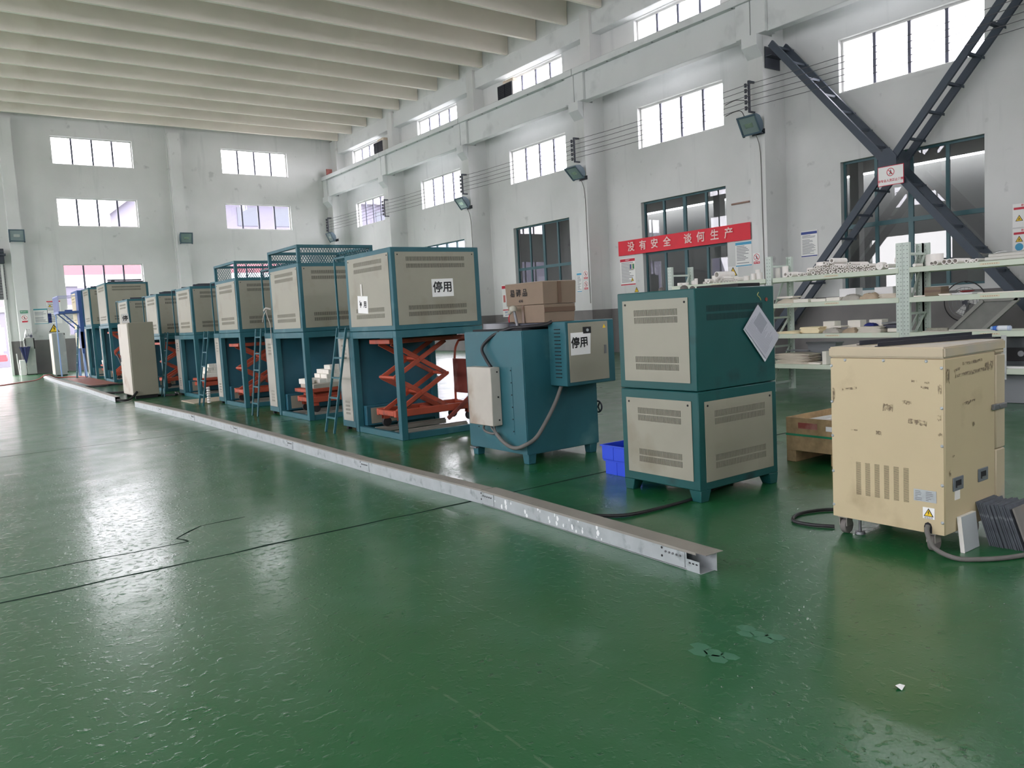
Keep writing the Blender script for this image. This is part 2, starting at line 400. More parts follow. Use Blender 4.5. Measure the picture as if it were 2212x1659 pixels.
def wall(name, axis, a0, a1, p0, p1, z1, holes):
    """axis 'y': runs along y between x = p0..p1; axis 'x' likewise"""
    b = B(); us = sorted(set([a0, a1]+[h[0] for h in holes]+[h[1] for h in holes])); zs = sorted(set([0, z1]+[h[2] for h in holes]+[h[3] for h in holes]))
    for u0, u1 in zip(us[:-1], us[1:]):
        z = None
        for v0, v1 in zip(zs[:-1], zs[1:]):
            hit = any(h[0] < u1-1e-6 and h[1] > u0+1e-6 and h[2] < v1-1e-6 and h[3] > v0+1e-6 for h in holes)
            if hit:
                if z is not None: b.box(*((p0, u0, z, p1, u1, v0) if axis == 'y' else (u0, p0, z, u1, p1, v0))); z = None
            elif z is None: z = v0
        if z is not None: b.box(*((p0, u0, z, p1, u1, z1) if axis == 'y' else (u0, p0, z, u1, p1, z1)))
    return b.build(name, WALL, kind='structure', smooth=False)
ROWS = ((1.5, 4.53, 1), (6.12, 7.33, 0), (8.70, 9.87, 0))
WN = [0]
PANES = {}
def window(axis, u0, w, z0, z1, p, big, frame, glass, inner):
    """p: plane of the glass; inner: +1 or -1 towards the hall along the other axis"""
    WN[0] += 1; h = z1-z0
    r = struct('window_%d' % WN[0], (p, u0, z0) if axis == 'y' else (u0, p, z0))
    def bx(b, a0, a1, c0, c1, d0, d1):
        return b.box(d0, a0, c0, d1, a1, c1) if axis == 'y' else b.box(a0, d0, c0, a1, d1, c1)
    t = .05
    key = (axis, w, h, big, frame.name, glass.name)
    if key not in PANES:
        fm = frame if frame is FRAMET else SILL; fb = B(); bx(fb, 0, w, 0, t, -.03, .03); bx(fb, 0, w, h-t, h, -.03, .03); bx(fb, 0, t, t, h-t, -.03, .03); bx(fb, w-t, w, t, h-t, -.03, .03)
        parts = [('window_frame', fb, fm)]
        cols = [w*.25, w*.5, w*.75]; tr = 1.51 if big else None
        for i, c in enumerate(cols):
            mb = B(); q = .055 if (big and i == 1) else .036; bx(mb, c-q, c+q, t, h-t, -.028, .028); parts.append(('mullion', mb, frame))
        if big:
            tb = B(); bx(tb, t, w-t, tr-.05, tr+.05, -.032, .032); parts.append(('transom', tb, frame))
        for a, c in zip([t]+cols, cols+[w-t]):
            for e, f in ((t, tr), (tr, h-t)) if big else ((t, h-t),):
                pb = B(); bx(pb, a, c, e, f, -.004, .004); parts.append(('pane', pb, glass))
        PANES[key] = []
        for n, bb, mm in parts: PANES[key].append((n, bb.build(n, mm, r, smooth=False).data))
    else:
        for n, me in PANES[key]: link(n, me, None, r)
    return r
def rows(u0, w=WW): return [(u0, u0+w, z0, z1) for z0, z1, _ in ROWS]
# right wall
H = []
for k in range(-2, 5): H += rows(WY0+BAY*k)
wall('wall_right', 'y', YN, YE, XW, XW+.26, ZC, H)
for k in range(-2, 5):
    u = WY0+BAY*k
    for z0, z1, big in ROWS:
        dark = big and k <= 2
        window('y', u, WW, z0, z1, XW+.16, big, FRAMET if big else FRAMEG, GLASSD if dark else GLASS, -1)
        if not dark: portal(XW+.30, u+WW/2, (z0+z1)/2, z1-z0, WW, (0, math.radians(90), 0))
# end wall with the shutter door
EX = ((4.705, 7.86), (11.70, 14.88))
H = [(a, c, z0, z1) for a, c in EX for z0, z1, _ in ROWS]+[(-1.6, 2.47, 0, 3.1)]+[(-5.6, -2.4, z0, z1) for z0, z1, _ in ROWS]
wall('wall_end', 'x', XL, XW+.26, YE, YE+.26, ZC, H)
for a, c in EX+((-5.6, -2.4),):
    for z0, z1, big in ROWS:
        window('x', a, c-a, z0, z1, YE+.14, 0 if big else big, FRAMEG, GLASS, -1)
        portal((a+c)/2, YE+.30, (z0+z1)/2, c-a, z1-z0, (math.radians(-90), 0, 0))
portal(.43, YE+.5, 1.55, 4.07, 3.1, (math.radians(-90), 0, 0))
# left wall (behind the view) repeats the same bays; its unseen lorry door and the near-wall windows are added for light
H = []
LD = ((20.6, 25.2, 0, 4.6),)
for k in range(-2, 5):
    u = WY0+BAY*k
    H += [h for h in rows(u) if not any(h[0] < d[1] and h[1] > d[0] and h[2] < d[3] for d in LD)]
wall('wall_left', 'y', YN, YE, XL-.26, XL, ZC, H+list(LD))
for (u0, u1, z0, z1) in H:
    window('y', u0, u1-u0, z0, z1, XL-.16, 1 if z1 < 5 else 0, FRAMEG, GLASS, 1)
for (u0, u1, z0, z1) in H+list(LD): portal(XL-.32, (u0+u1)/2, (z0+z1)/2, z1-z0, u1-u0, (0, math.radians(-90), 0))
ND = [(a, a+WW, z0, z1) for a in (-5.6, 0.2, 5.6, 11.7) for z0, z1, _ in ROWS[1:]]
wall('wall_near', 'x', XL-.26, XW+.26, YN-.26, YN, ZC, ND)
for (u0, u1, z0, z1) in ND:
    if z0 > 0: window('x', u0, u1-u0, z0, z1, YN-.14, 1 if z1 < 5 else 0, FRAMEG, GLASS, 1)
    portal((u0+u1)/2, YN-.32, (z0+z1)/2, u1-u0, z1-z0, (math.radians(90), 0, 0))
# ceiling slab and ribs
cl = B().box(XL-.3, YN-.3, ZC, XW+.3, YE+.3, ZC+.25).build('ceiling', CEIL, kind='structure', smooth=False)
rb = None
for k in range(30):
    y = 37.77-1.619*k
    if y < YN+.3: break
    if rb is None:
        m = plane('y', (0, .075, 0)); bb = B()
        prof = [(-.055, 10.52), (.055, 10.52), (.085, ZC), (-.085, ZC)]
        vs = [(XL, u, z) for u, z in prof]+[(17.32, u, z) for u, z in prof]
        bb.add(vs, [(0, 1, 2, 3), (7, 6, 5, 4)]+[(i, (i+1) % 4, (i+1) % 4+4, i+4) for i in range(4)])
        rb = bb.build('rib', CEIL, cl, (0, y, 0), smooth=False); sf = B().box(XL, -.06, 10.507, 17.3, .06, 10.52).build('soffit_strip', SOFF, cl, (0, y, 0), smooth=False)
    else: link('rib', rb.data, None, cl, (0, y, 0)); link('soffit_strip', sf.data, None, cl, (0, y, 0))
# upper wall beam, pillars, corbels, crane beams, rail (right wall)
B().box(17.31, YN, 9.89, XW, YE, 10.5).build('wall_beam', BEAMW, kind='structure', bevel=.01)
B().box(17.34, YN, 10.5, XW, YE, ZC).build('eaves_wall', BEAMW, kind='structure')
for k in range(-3, 5):
    y0 = 12.23+BAY*k; y1 = y0+.44
    if y1 < YN: continue
    if k == 4: y0, y1 = 37.86, YE
    b = B().box(16.82, y0, 0, XW, y1, 7.78)
    b.box(17.21, y0, 7.78, XW, y1, 10.56)
    b.build('pillar', WALL, kind='structure', smooth=False)
    m = Matrix(((1, 0, 0), (0, 0, 1), (0, 1, 0))).to_4x4(); m.translation = (0, y0, 0)
    B().prism([(16.83, 7.26), (16.83, 7.775), (16.60, 7.775), (16.60, 7.52)], m, y1-y0).build('corbel', BEAMW, kind='structure', smooth=False)
cuts = [YN, -7.17, -.63, 5.91, 12.45, 18.99, 25.53, 32.07, YE]
for a, c in zip(cuts[:-1], cuts[1:]):
    a += .012; c -= .012
    b = B().box(16.59, a, 8.60, 17.15, c, 8.79)
    b.box(16.745, a+.42, 7.78, 17.0, c-.42, 8.60)
    b.box(16.66, a, 7.78, 17.08, a+.42, 8.60).box(16.66, c-.42, 7.78, 17.08, c, 8.60)
    o = b.build('crane_beam', BEAMW, kind='structure', bevel=.012)
    g = B()
    n = int((c-a)/.9)
    for i in range(n): g.cyl((16.66, a+.5+i*.9, 8.592), (16.66, a+.5+i*.9, 8.60), .03, n=8)
    g.build('bolt_pad', GREYS, o)
B().box(16.80, YN, 8.79, 16.87, YE-.1, 8.88).build('crane_rail', M('rail_brown', (50, 34, 34), .6), kind='structure')
# end wall pillars
for x0, x1, zt in ((2.86, 3.31, 10.35), (9.32, 9.80, 10.30)):
    B().box(x0, YE-.42, 0, x1, YE, zt).build('pillar', WALL, kind='structure', smooth=False)
B().box(9.28, YE-.10, 0, 9.40, YE, 10.6).build('pillar', WALL, kind='structure', smooth=False)
# shutter door in the end wall
d = struct('door_1', (0, YE, 0))
sl = None
for i in range(13):
    z = 3.1+i*.11
    if sl is None: sl = B().box(-1.75, -.09, 0, 2.60, -.05, .10).build('slat', M('shutter_grey', (120, 120, 124), .5), d, (0, 0, z), bevel=.01)
    else: link('slat', sl.data, None, d, (0, 0, z))
B().box(-1.8, -.28, 4.55, 2.62, -.02, 4.95).build('roller_box', IRON, d, bevel=.02)
b = B().cyl((2.3, -.30, 5.02), (2.62, -.30, 5.02), .12).box(2.35, -.42, 4.86, 2.68, -.18, 4.94)
b.build('shutter_motor', IRON, d)
B().box(2.47, -.12, 0, 2.56, -.02, 4.6).build('guide_rail', SILL, d)
# outside: yard, annex behind the lower right windows, houses beyond the end wall
B().box(-60, -60, -.4, 90, 130, -.21).build('ground', CONC, kind='structure', smooth=False)
ax = B().box(23.2, YN, -.2, 23.4, 24.6, 5.0).box(17.95, YN, 5.0, 22.8, 24.6, 5.15).box(17.95, 24.4, -.2, 23.4, 24.6, 5.0)
for k in range(6): ax.box(20.2, -2+k*4.6, -.2, 20.45, -1.75+k*4.6, 5.0)
ax.build('annex_wall', M('annex_grey', (150, 150, 147), .8, var=.06, vs=.6), kind='structure', smooth=False)
def house(loc, w, dp, h, wallm, bands, label, wins):
    t = thing('house', label, 'building', loc)
    B().box(0, 0, 0, w, dp, h).build('walls', wallm, t, smooth=False)
    for z0, z1, mm, pr in bands: B().box(-pr, -pr, z0, w+pr, dp+pr, z1).build('band', mm, t, smooth=False)
    wm = M('house_window', (44, 50, 62), .3)
    first = None
    for x, z, ww, hh in wins:
        if first is None or True: B().box(x, -.06, z, x+ww, .02, z+hh).build('window', wm, t, smooth=False)
    return t
hw = M('house_lilac', (84, 82, 94), .9); hr = M('house_red', (128, 74, 80), .9); hwh = M('house_white', (190, 190, 192), .9)
house((-4, 58, -.2), 34, 8, 7.6, hw, [(5.6, 6.9, hr, .05), (4.9, 5.6, hwh, .12), (3.4, 3.7, hwh, .1)], 'low pale factory building with a red band beyond the end wall', [(2+i*3.2, 1.2, 1.8, 1.6) for i in range(9)])
house((15, 74, -.2), 26, 12, 15.5, hw, [(13.4, 13.9, hwh, .8), (10.2, 10.6, hwh, .8), (7.2, 7.6, hwh, .8)], 'taller pale house with balcony slabs far beyond the end wall', [(1.5+i*3.5, z, 2, 1.7) for i in range(7) for z in (8, 11)])
b = B(); rng = random.Random(21); vs = []
for i in range(41):
    x = -120+i*6; h = 17+4*math.sin(i*.45)+2.5*math.sin(i*1.3+1)+rng.uniform(-.5, .5); vs += [(x, 122, -.3), (x, 126+rng.uniform(-1, 1), h*.62), (x, 134, h), (x, 150, -.3)]
b.add(vs, [(i*4+k, i*4+k+1, (i+1)*4+k+1, (i+1)*4+k) for i in range(40) for k in range(3)]); b.build('hills', M('lilac_hill', (88, 86, 100), .95, var=.1, vs=.08), kind='structure')
t = thing('red_truck', 'red and white truck parked outside the open shutter door', 'truck', (-1.5, 50, -.2))
b = B().box(0, 0, .55, 4.6, 2.2, .95); b.build('chassis', M('truck_red', (200, 50, 60), .4), t, bevel=.05)
B().box(.1, .05, .95, 3.2, 2.15, 2.9).build('cargo_box', hwh, t, bevel=.04); B().box(3.25, .1, .95, 4.6, 2.1, 2.5).build('cab', M('truck_white', (190, 190, 190), .4), t, bevel=.15, seg=2)
for x in (.8, 3.8):
    for y in (0, 2.0): B().cyl((x, y, .42), (x, y+.2, .42), .42).build('wheel', BLACK, t)
# ---------------------------------------------------------------- lift furnaces along the aisle
def sign_a4(parent, face, o, w=.297, h=.21, s='停用', size=.12, rot=0., sx=1., bold=.003, name='paper_notice'):
    m = plane(face, o) @ Matrix.Rotation(rot, 4, 'Z')
    p = rect(B(), m, -w/2, -h/2, w/2, h/2, .0012, .001).build(name, PAPER, parent, smooth=False)
    if s: text(s, size, m @ Matrix.Translation((0, 0, .003)), INK, p, bold, sx=sx)
    return p
def furnace(loc, label, top=2.235, seam=1.28, wx=1.2, wy=1.25, side=.40, cage=0., rail=True, simple=False, paint=TEAL, name='lift_furnace', n=46):
    t = thing(name, label, 'furnace', loc, 0, 'lift furnaces along the aisle')
    B().box(0, 0, seam+.004, wx, wy, top).build('upper_body', paint, t, bevel=.006)
    zb = seam+.062; ph = top-.055-zb
    def vrows(u0, u1, k): return [(u0, u1, .095, .145, k), (u0, u1, .170, .220, k), (u0, u1, ph-.185, ph-.135, k), (u0, u1, ph-.105, ph-.055, k)]
    vent('side_panel', 'x', (0, .065, zb), wy-.15, ph, vrows(.17, wy-.32, n), CREAM, t)
    vent('front_panel', 'y', (.05, 0, zb), wx-.12, ph, vrows(.14, wx-.26, n+10), CREAM, t)
    for x in (0, wx-.08):
        for y in (0, wy-.08): B().box(x, y, .0, x+.08, y+.08, seam-.08).build('post', paint, t, bevel=.004)
    r = B().box(.08, .01, 0, wx-.08, .07, .075).box(.01, .08, 0, .07, wy-.08, .075).box(.08, wy-.07, 0, wx-.08, wy-.01, .075)
    r.build('bottom_rail', paint, t, bevel=.004)
    B().box(0, 0, seam-.085, wx, .08, seam).box(0, wy-.08, seam-.085, wx, wy, seam).box(0, .08, seam-.085, .08, wy-.08, seam).box(wx-.08, .08, seam-.085, wx, wy-.08, seam).build('top_rail', paint, t, bevel=.004)
    B().box(.08, wy-.03, .075, wx-.02, wy-.012, seam-.085).build('partition', TEALD, t)
    B().box(.085, wy-.16, .076, wx-.1, wy-.032, .33).build('ledge', TEALD, t, bevel=.004)
    vent('access_panel', 'y', (.14, wy-.165, .10), .36, .2, [(.24, .32, .04+.035*i, .06+.035*i, 6) for i in range(4)], CREAM, t, screws=False)
    for y in (.33, .86):
        B().box(.085, y, .006, wx-.085, y+.06, .06).box(.085, y+.02, .06, wx-.085, y+.04, .075).build('track', STEELT, t, bevel=.003)
    if side:
        B().box(0, wy+.005, .045, wx*.8, wy+side, seam+.006).build('side_cabinet', paint, t, bevel=.005)
        vent('narrow_panel', 'x', (0, wy+.055, .13), side-.10, seam-.21, [(side*.5-.12, side*.5+.02, z, z+.028, 9) for z in (.08, .13, .18, .23, seam-.47, seam-.42, seam-.37, seam-.32)], CREAM2, t, screws=False)
        for y in (wy+.04, wy+side-.09): B().box(.03, y, 0, .08, y+.05, .05).build('foot', DARK, t)
    if rail:
        y = wy+side-.06
        B().bar((.012, y, seam), (.012, y, top+.005), .022, .022).bar((.012, y+.01, top), (.012, wy, top), .022, .022).bar((.6, y, seam), (.6, y, top), .022, .022).bar((.6, y+.01, top), (.6, wy, top), .022, .022).bar((.012, y, top), (.6, y, top), .022, .022).build('guard_rail', paint, t)
    if cage:
        z0, z1 = top, top+cage
        c = B()
        for x in (0, wx-.05):
            for y in (0, wy-.05): c.box(x, y, z0, x+.05, y+.05, z1-.045)
        c.box(0, 0, z1-.045, wx, .05, z1).box(0, wy-.05, z1-.045, wx, wy, z1).box(0, .05, z1-.045, .05, wy-.05, z1).box(wx-.05, .05, z1-.045, wx, wy-.05, z1)
        c.build('cage_frame', paint, t, bevel=.003)
        def mesh(p, d, L):
            s = B(); st = .042; hh = z1-.05-z0; k = int(L/st)+int(hh/st)+2
            for i in range(-int(hh/st)-1, k):
                for sg in (1, -1):
                    a = i*st; q = [(a, 0), (a+sg*hh*.62, hh)]
                    # clip to 0..L
                    u0, v0 = q[0]; u1, v1 = q[1]
                    if max(u0, u1) < 0 or min(u0, u1) > L: continue
                    def at(u): return v0+(v1-v0)*(u-u0)/(u1-u0)
                    if u0 < 0: v0, u0 = at(0), 0
                    elif u0 > L: v0, u0 = at(L), L
                    if u1 < 0: v1, u1 = v0+(v1-v0)*(0-u0)/(u1-u0), 0
                    elif u1 > L: v1, u1 = v0+(v1-v0)*(L-u0)/(u1-u0), L
                    P = Vector(p); D = Vector(d)
                    s.bar(P+D*u0+Vector((0, 0, v0)), P+D*u1+Vector((0, 0, v1)), .009, .006)
            return s.build('mesh_screen', paint, t, smooth=False, kind='stuff')
        mesh((.05, .02, z0), (1, 0, 0), wx-.1); mesh((.05, wy-.02, z0), (1, 0, 0), wx-.1); mesh((wx-.02, .05, z0), (0, 1, 0), wy-.1)
    else:
        s = B().box(.10, .10, top, wx-.12, .13, top+.045).box(.10, wy-.16, top, wx-.12, wy-.13, top+.045)
        if not simple: s.build('terminal_bar', IRON, t)
    return t
def lift(loc, zt, label, rz=0., L=1.06, Wd=.52):
    """hand scissor-lift trolley; local x runs from the toe to the handle end, y across"""
    t = thing('scissor_lift', label, 'lift trolley', loc, rz, 'orange scissor lift trolleys inside the furnaces')
    f = B()
    for y in (0, Wd-.06): f.box(0, y, .15, L+.12, y+.06, .235)
    f.box(0, .06, .16, .06, Wd-.06, .225).box(L+.06, .06, .16, L+.12, Wd-.06, .225).box(L*.55, .06, .165, L*.6, Wd-.06, .215)
    f.build('base_frame', ORANGE, t, bevel=.006)
    for x in (.10, L+.02):
        for y in (.05, Wd-.05):
            c = B().box(x-.04, y-.035, .10, x+.04, y-.028, .155).box(x-.04, y+.028, .10, x+.04, y+.035, .155).box(x-.045, y-.035, .145, x+.045, y+.035, .158)
            c = c.build('caster_fork', ORANGE, t)
            B().cyl((x+.01, y-.022, .058), (x+.01, y+.022, .058), .058, n=20).build('wheel', BLACK, c)
    B().box(-.03, -.01, zt-.055, L+.10, Wd+.01, zt).build('platform', ORANGE, t, bevel=.006)
    z0 = .21; z1 = zt-.055; zm = (z0+z1)/2; hi = z1-z0 > .4
    arms = B(); xa, xb = (.06, .80) if hi else (.10, L-.06)
    def X(za, zb, y, flip=False):
        arms.bar((xa, y, za), (xb, y, zb), .022, .055); arms.bar((xa, y+.03, zb), (xb, y+.03, za), .022, .055)
    for y in (.08, Wd-.11):
        if hi: X(z0, zm, y); X(zm, z1, y)
        else: X(z0+.02, z1-.02, y)
    arms.build('scissor_arms', ORANGE, t, bevel=.003)
    for x, z in ((xa, zm), (xb, zm), ((xa+xb)/2, (z0+zm)/2), ((xa+xb)/2, (zm+z1)/2)): B().cyl((x, .06, z), (x, Wd-.06, z), .022, n=12).build('cross_tube', ORANGE, t)
    B().cyl((.22, Wd/2, .22), (.62, Wd/2, .22+(zm-z0)*.55), .035).cyl((.62, Wd/2, .22+(zm-z0)*.55), (.78, Wd/2, .22+(zm-z0)*.85), .018).build('hydraulic_cylinder', GREYS, t)
    h = B().tube([(L+.09, .05, .23), (L+.10, .05, .55), (L+.12, .05, .86), (L+.16, .06, .98), (L+.19, .10, 1.02), (L+.19, Wd-.10, 1.02), (L+.16, Wd-.06, .98), (L+.12, Wd-.05, .86), (L+.10, Wd-.05, .55), (L+.09, Wd-.05, .23)], .016)
    h.build('handle', ORANGE, t)
    B().box(L+.07, .06, .33, L+.085, Wd-.06, .78).build('handle_plate', RUST, t, bevel=.004)
    B().bar((L-.35, -.035, .06), (L+.08, -.03, .36), .03, .05).build('foot_lever', RUST, t, bevel=.004)
    return t
NTH = ('first', 'second', 'third', 'fourth', 'fifth', 'sixth', 'seventh', 'eighth', 'ninth', 'tenth', 'eleventh', 'twelfth', '13th', '14th', '15th', '16th', '17th', '18th', '19th', '20th', '21st', '22nd', '23rd', '24th')
def bricks(loc, layers, what, where, grp, dims=(.23, .114, .065)):
    """pile of insulating bricks, each a thing; layers = (nx, ny, layer, offset x, offset y)"""
    rng = random.Random(len(where)+layers[0][0]); first = None
    for nx, ny, k, ox, oy in layers:
        for i in range(nx):
            for j in range(ny):
                x = loc[0]+ox+i*(dims[1]+.006)+rng.uniform(-.006, .006); y = loc[1]+oy+j*(dims[0]+.008)+rng.uniform(-.008, .008); z = loc[2]+k*dims[2]; rz = rng.uniform(-.03, .03)
                if first is None: o = first = B().box(-dims[1]/2, -dims[0]/2, 0, dims[1]/2, dims[0]/2, dims[2]).build('firebrick', WHITEB, None, bevel=.005)
                else: o = first.copy(); COL.objects.link(o)
                o.location = (x, y, z); o.rotation_euler = (0, 0, rz)
                tag(o, '%s %s from the aisle, %s side, %s %s' % (NTH[i], what, 'near' if j == 0 else 'far', ('bottom layer', 'second layer', 'third layer', 'top layer')[k], where), 'brick', grp)
FX = 4.29
F1 = furnace((FX, 8.165, 0), 'teal lift furnace with two paper notices, next to the green box furnace with a carton', cage=0, simple=True)
sign_a4(F1, 'y', (.66, -.007, 1.757), size=.135, rot=.015)
sg = sign_a4(F1, 'x', (-.007, .79, 1.61), w=.28, h=.21, s='停  用', size=.085, rot=-.06)
rect(B(), plane('x', (-.012, .80, 1.76)), -.02, -.05, .02, .10, .001).build('tape_strip', M('clear_tape', (222, 220, 212), .25), F1)
F2 = furnace((FX+.04, 11.09, 0), 'tall teal furnace with a high mesh cage, second from the green box furnace', top=2.30, seam=1.30, side=.43, cage=.26)
F3 = furnace((FX+.04, 14.03, 0), 'teal furnace with a low mesh cage, third from the green box furnace', top=2.29, seam=1.33, side=.36, cage=.29)
F4 = furnace((FX+.06, 17.14, 0), 'cageless teal furnace, fourth from the green box furnace', top=2.325, seam=1.32, side=.42, wy=1.22)
F5 = furnace((FX+.04, 20.12, 0), 'teal furnace with three rows of slots just beyond the khaki cabinet', top=2.325, seam=1.33, side=.40, wy=1.24, n=30)
F6 = furnace((FX-.03, 23.2, 0), 'teal furnace half hidden behind the khaki cabinet', top=2.35, seam=1.34, side=.40, wy=1.32, n=30)
F7 = furnace((FX-.02, 26.35, 0), 'tallest wide teal furnace against the end wall window', top=2.99, seam=1.72, side=.2, wy=1.5, n=30, rail=False)
F8 = furnace((FX, 29.62, 0), 'last teal furnace in the row, before the blue one', top=3.03, seam=1.76, side=.35, wy=1.3, n=24)
for f, z in ((F4, 2.325), (F5, 2.325)):
    B().box(.25, .3, z, .75, .75, z+.07).build('control_housing', DARK, f, bevel=.01)
B().cyl((.3, .4, 2.99), (.3, .4, 3.06), .05).box(.15, .35, 3.06, 1.1, .45, 3.1).build('terminal_bar', IRON, F7)
# strings and a lever hanging on the second furnace
b = B().tube([(-.05, 1.35, 1.66), (-.03, 1.36, 1.55), (-.02, 1.30, 1.42), (-.03, 1.28, 1.12)], .006, 6).tube([(-.04, 1.36, 1.68), (-.06, 1.46, 1.58), (-.05, 1.56, 1.49)], .008, 6)
b.tube([(0.01, 1.30, 1.68), (-.05, 1.36, 1.70), (-.07, 1.40, 1.66)], .014, 6)
b.build('string', M('pale_string', (190, 184, 176), .9), F2)
# lifts in the furnaces
lift((4.42, 8.55, .075), 1.10, 'raised orange scissor lift under the notice-marked furnace nearest the green box furnace')
lift((4.50, 11.45, .075), .36, 'lowered orange scissor lift stacked with white bricks, in the high-caged furnace')
lift((4.42, 14.40, .075), 1.06, 'raised orange scissor lift in the low-caged furnace')
lift((4.50, 17.50, .075), .32, 'lowered orange scissor lift carrying bricks in the cageless fourth furnace')
lift((4.42, 20.50, .075), 1.10, 'raised orange scissor lift behind the khaki cabinet')
lift((4.40, 26.80, .075), 1.45, 'far orange scissor lift, raised in the tallest furnace')
lift((4.6, 30.0, .075), .36, 'farthest orange scissor lift, lowered and holding pale blocks')
t = thing('furnace_plug', 'grey insulating plug resting on the raised lift nearest the green box furnace', 'plug', (4.50, 8.62, 1.175))
B().box(0, 0, 0, .9, .38, .022).build('base_plate', STEELT, t, bevel=.004); B().box(.08, .05, .022, .8, .33, .035).build('insulation', WHITEB, t)
sl = tag(B().box(0, 0, 0, .92, .52, .075).build('hearth_slab', M('hearth', (176, 168, 156), .9, var=.1, bump=.2), None, (4.56, 11.44, .435), bevel=.01), 'grey hearth slab under the white bricks on the second furnace lift', 'slab')
bricks((4.62, 11.50, .51), [(6, 2, 0, .10, .06), (5, 2, 1, .22, .06), (4, 2, 2, .26, .06), (2, 1, 3, .30, .1)], 'firebrick', 'in the second furnace', 'white firebricks in the second furnace')
tag(B().box(-.06, -.12, 0, .06, .12, .08).build('firebrick', WHITEB, None, (4.53, 11.62, .51), bevel=.006, rot=(0, 0, .2)), 'white firebrick lying alone at the toe of the brick pile in the second furnace', 'brick')
tag(B().box(0, 0, 0, .8, .5, .09).build('hearth_slab', WHITEB, None, (4.56, 17.52, .395), bevel=.01), 'white hearth slab under the bricks on the fourth furnace lift', 'slab')
bricks((4.62, 17.58, .485), [(6, 2, 0, .06, .06), (5, 2, 1, .1, .06), (4, 1, 2, .14, .1)], 'firebrick', 'in the fourth furnace', 'white firebricks in the fourth furnace')
tag(B().box(0, 0, 0, .8, .5, .08).build('hearth_slab', WHITEB, None, (4.62, 30.02, .437), bevel=.01), 'pale hearth slab on the farthest lift', 'slab')
bricks((4.60, 30.08, .518), [(5, 2, 0, .06, .06), (4, 2, 1, .1, .06), (3, 1, 2, .1, .1), (2, 1, 3, .1, .1)], 'pale block', 'in the last furnace', 'pale blocks in the last furnace')
# ladders leaning on the side cabinets
def ladder(x, y, h, label, lean=.24, w=.27, n=5, dy=-.05):
    t = thing('ladder', label, 'ladder', (x, y, 0), 0, 'teal ladders leaning on the furnaces')
    for s in (0, w): B().bar((0, s, 0), (lean, s+dy, h), .022, .03).build('rail', TEAL, t, bevel=.003)
    for i in range(n):
        k = (i+.75)/(n+.25)
        B().bar((lean*k, dy*k, h*k), (lean*k, w+dy*k, h*k), .022, .022).build('rung', TEAL, t)
    return t
ladder(4.02, 9.50, 1.34, 'teal ladder between the two furnaces nearest the green box furnace', dy=-.06)
ladder(4.03, 12.50, 1.38, 'teal ladder upright in front of the caged furnaces', dy=.22, w=.26)
ladder(3.95, 15.34, 1.39, 'teal ladder leaning between the low-caged and the cageless furnace', dy=.1, w=.28)
ladder(3.98, 18.58, 1.41, 'thin ladder just past the khaki cabinet', dy=.22, w=.25)
ladder(3.93, 31.3, 1.85, 'far ladder in front of the blue machine', dy=.35, w=.24, n=6)
# blue machine with a balustraded platform, far end
t = thing('blue_furnace', 'blue furnace with a railed platform at the far end', 'furnace', (4.20, 31.5, 0))
B().box(0, 0, 1.6, 1.2, 1.5, 3.05).build('upper_body', BLUEM, t, bevel=.01)
vent('side_panel', 'x', (0, .45, 1.70), 1.0, 1.27, [(.2, .8, .2, .25, 16), (.2, .8, .3, .35, 16), (.2, .8, .95, 1.0, 16), (.2, .8, 1.05, 1.1, 16)], M('butter_panel', (226, 210, 170), .5), t)
vent('front_panel', 'y', (.45, 0, 1.70), .66, 1.2, [(.1, .55, .2, .25, 20), (.1, .55, .3, .35, 20)], CREAM, t)
vent('lower_panel', 'x', (0, .55, 1.02), .8, .56, [(.2, .6, .1, .14, 12)], M('butter_panel', (226, 210, 170), .5), t)
for x in (0, 1.12):
    for y in (0, 1.42): B().box(x, y, 0, x+.08, y+.08, 1.6).build('post', BLUEM, t)
B().box(.0, .0, 1.02, 1.2, 1.5, 1.6).build('lower_body', BLUEM, t)
B().box(.3, .1, .0, 1.0, 1.3, 1.02).build('hearth_car', BLUEM, t, bevel=.01)
B().box(.28, .2, .75, .3, .5, .95).build('red_plate', RED, t)
for q in (((.02, -.3, .02), (.02, .1, 1.02)), ((.02, 1.2, .02), (.02, 1.0, 1.02))): B().bar(*q, .05, .05).build('slanted_leg', M('pale_blue_leg', (150, 180, 226), .4), t)
pl = B().box(-.62, .0, 2.26, 0, 1.40, 2.34).build('platform', BLUEM, t)
g = B()
for i in range(8): g.bar((-.60, .03+i*.19, 2.34), (-.60, .03+i*.19, 2.86), .035, .035)
g.bar((-.60, .01, 2.86), (-.60, 1.39, 2.86), .03, .03).bar((-.60, .02, 2.86), (0, .02, 2.86), .03, .03).bar((-.60, 1.38, 2.86), (0, 1.38, 2.86), .03, .03)
g.build('railing', M('pale_lilac_rail', (168, 174, 216), .4), pl)
B().bar((-.5, .06, 2.27), (0.02, .06, 1.72), .04, .04).bar((-.5, 1.3, 2.27), (0.02, 1.3, 1.72), .04, .04).build('strut', BLUEM, pl)
B().bar((-.57, 1.34, 0), (-.57, 1.34, 2.27), .04, .04).build('prop', M('pale_blue_leg', (150, 180, 226), .4), pl)
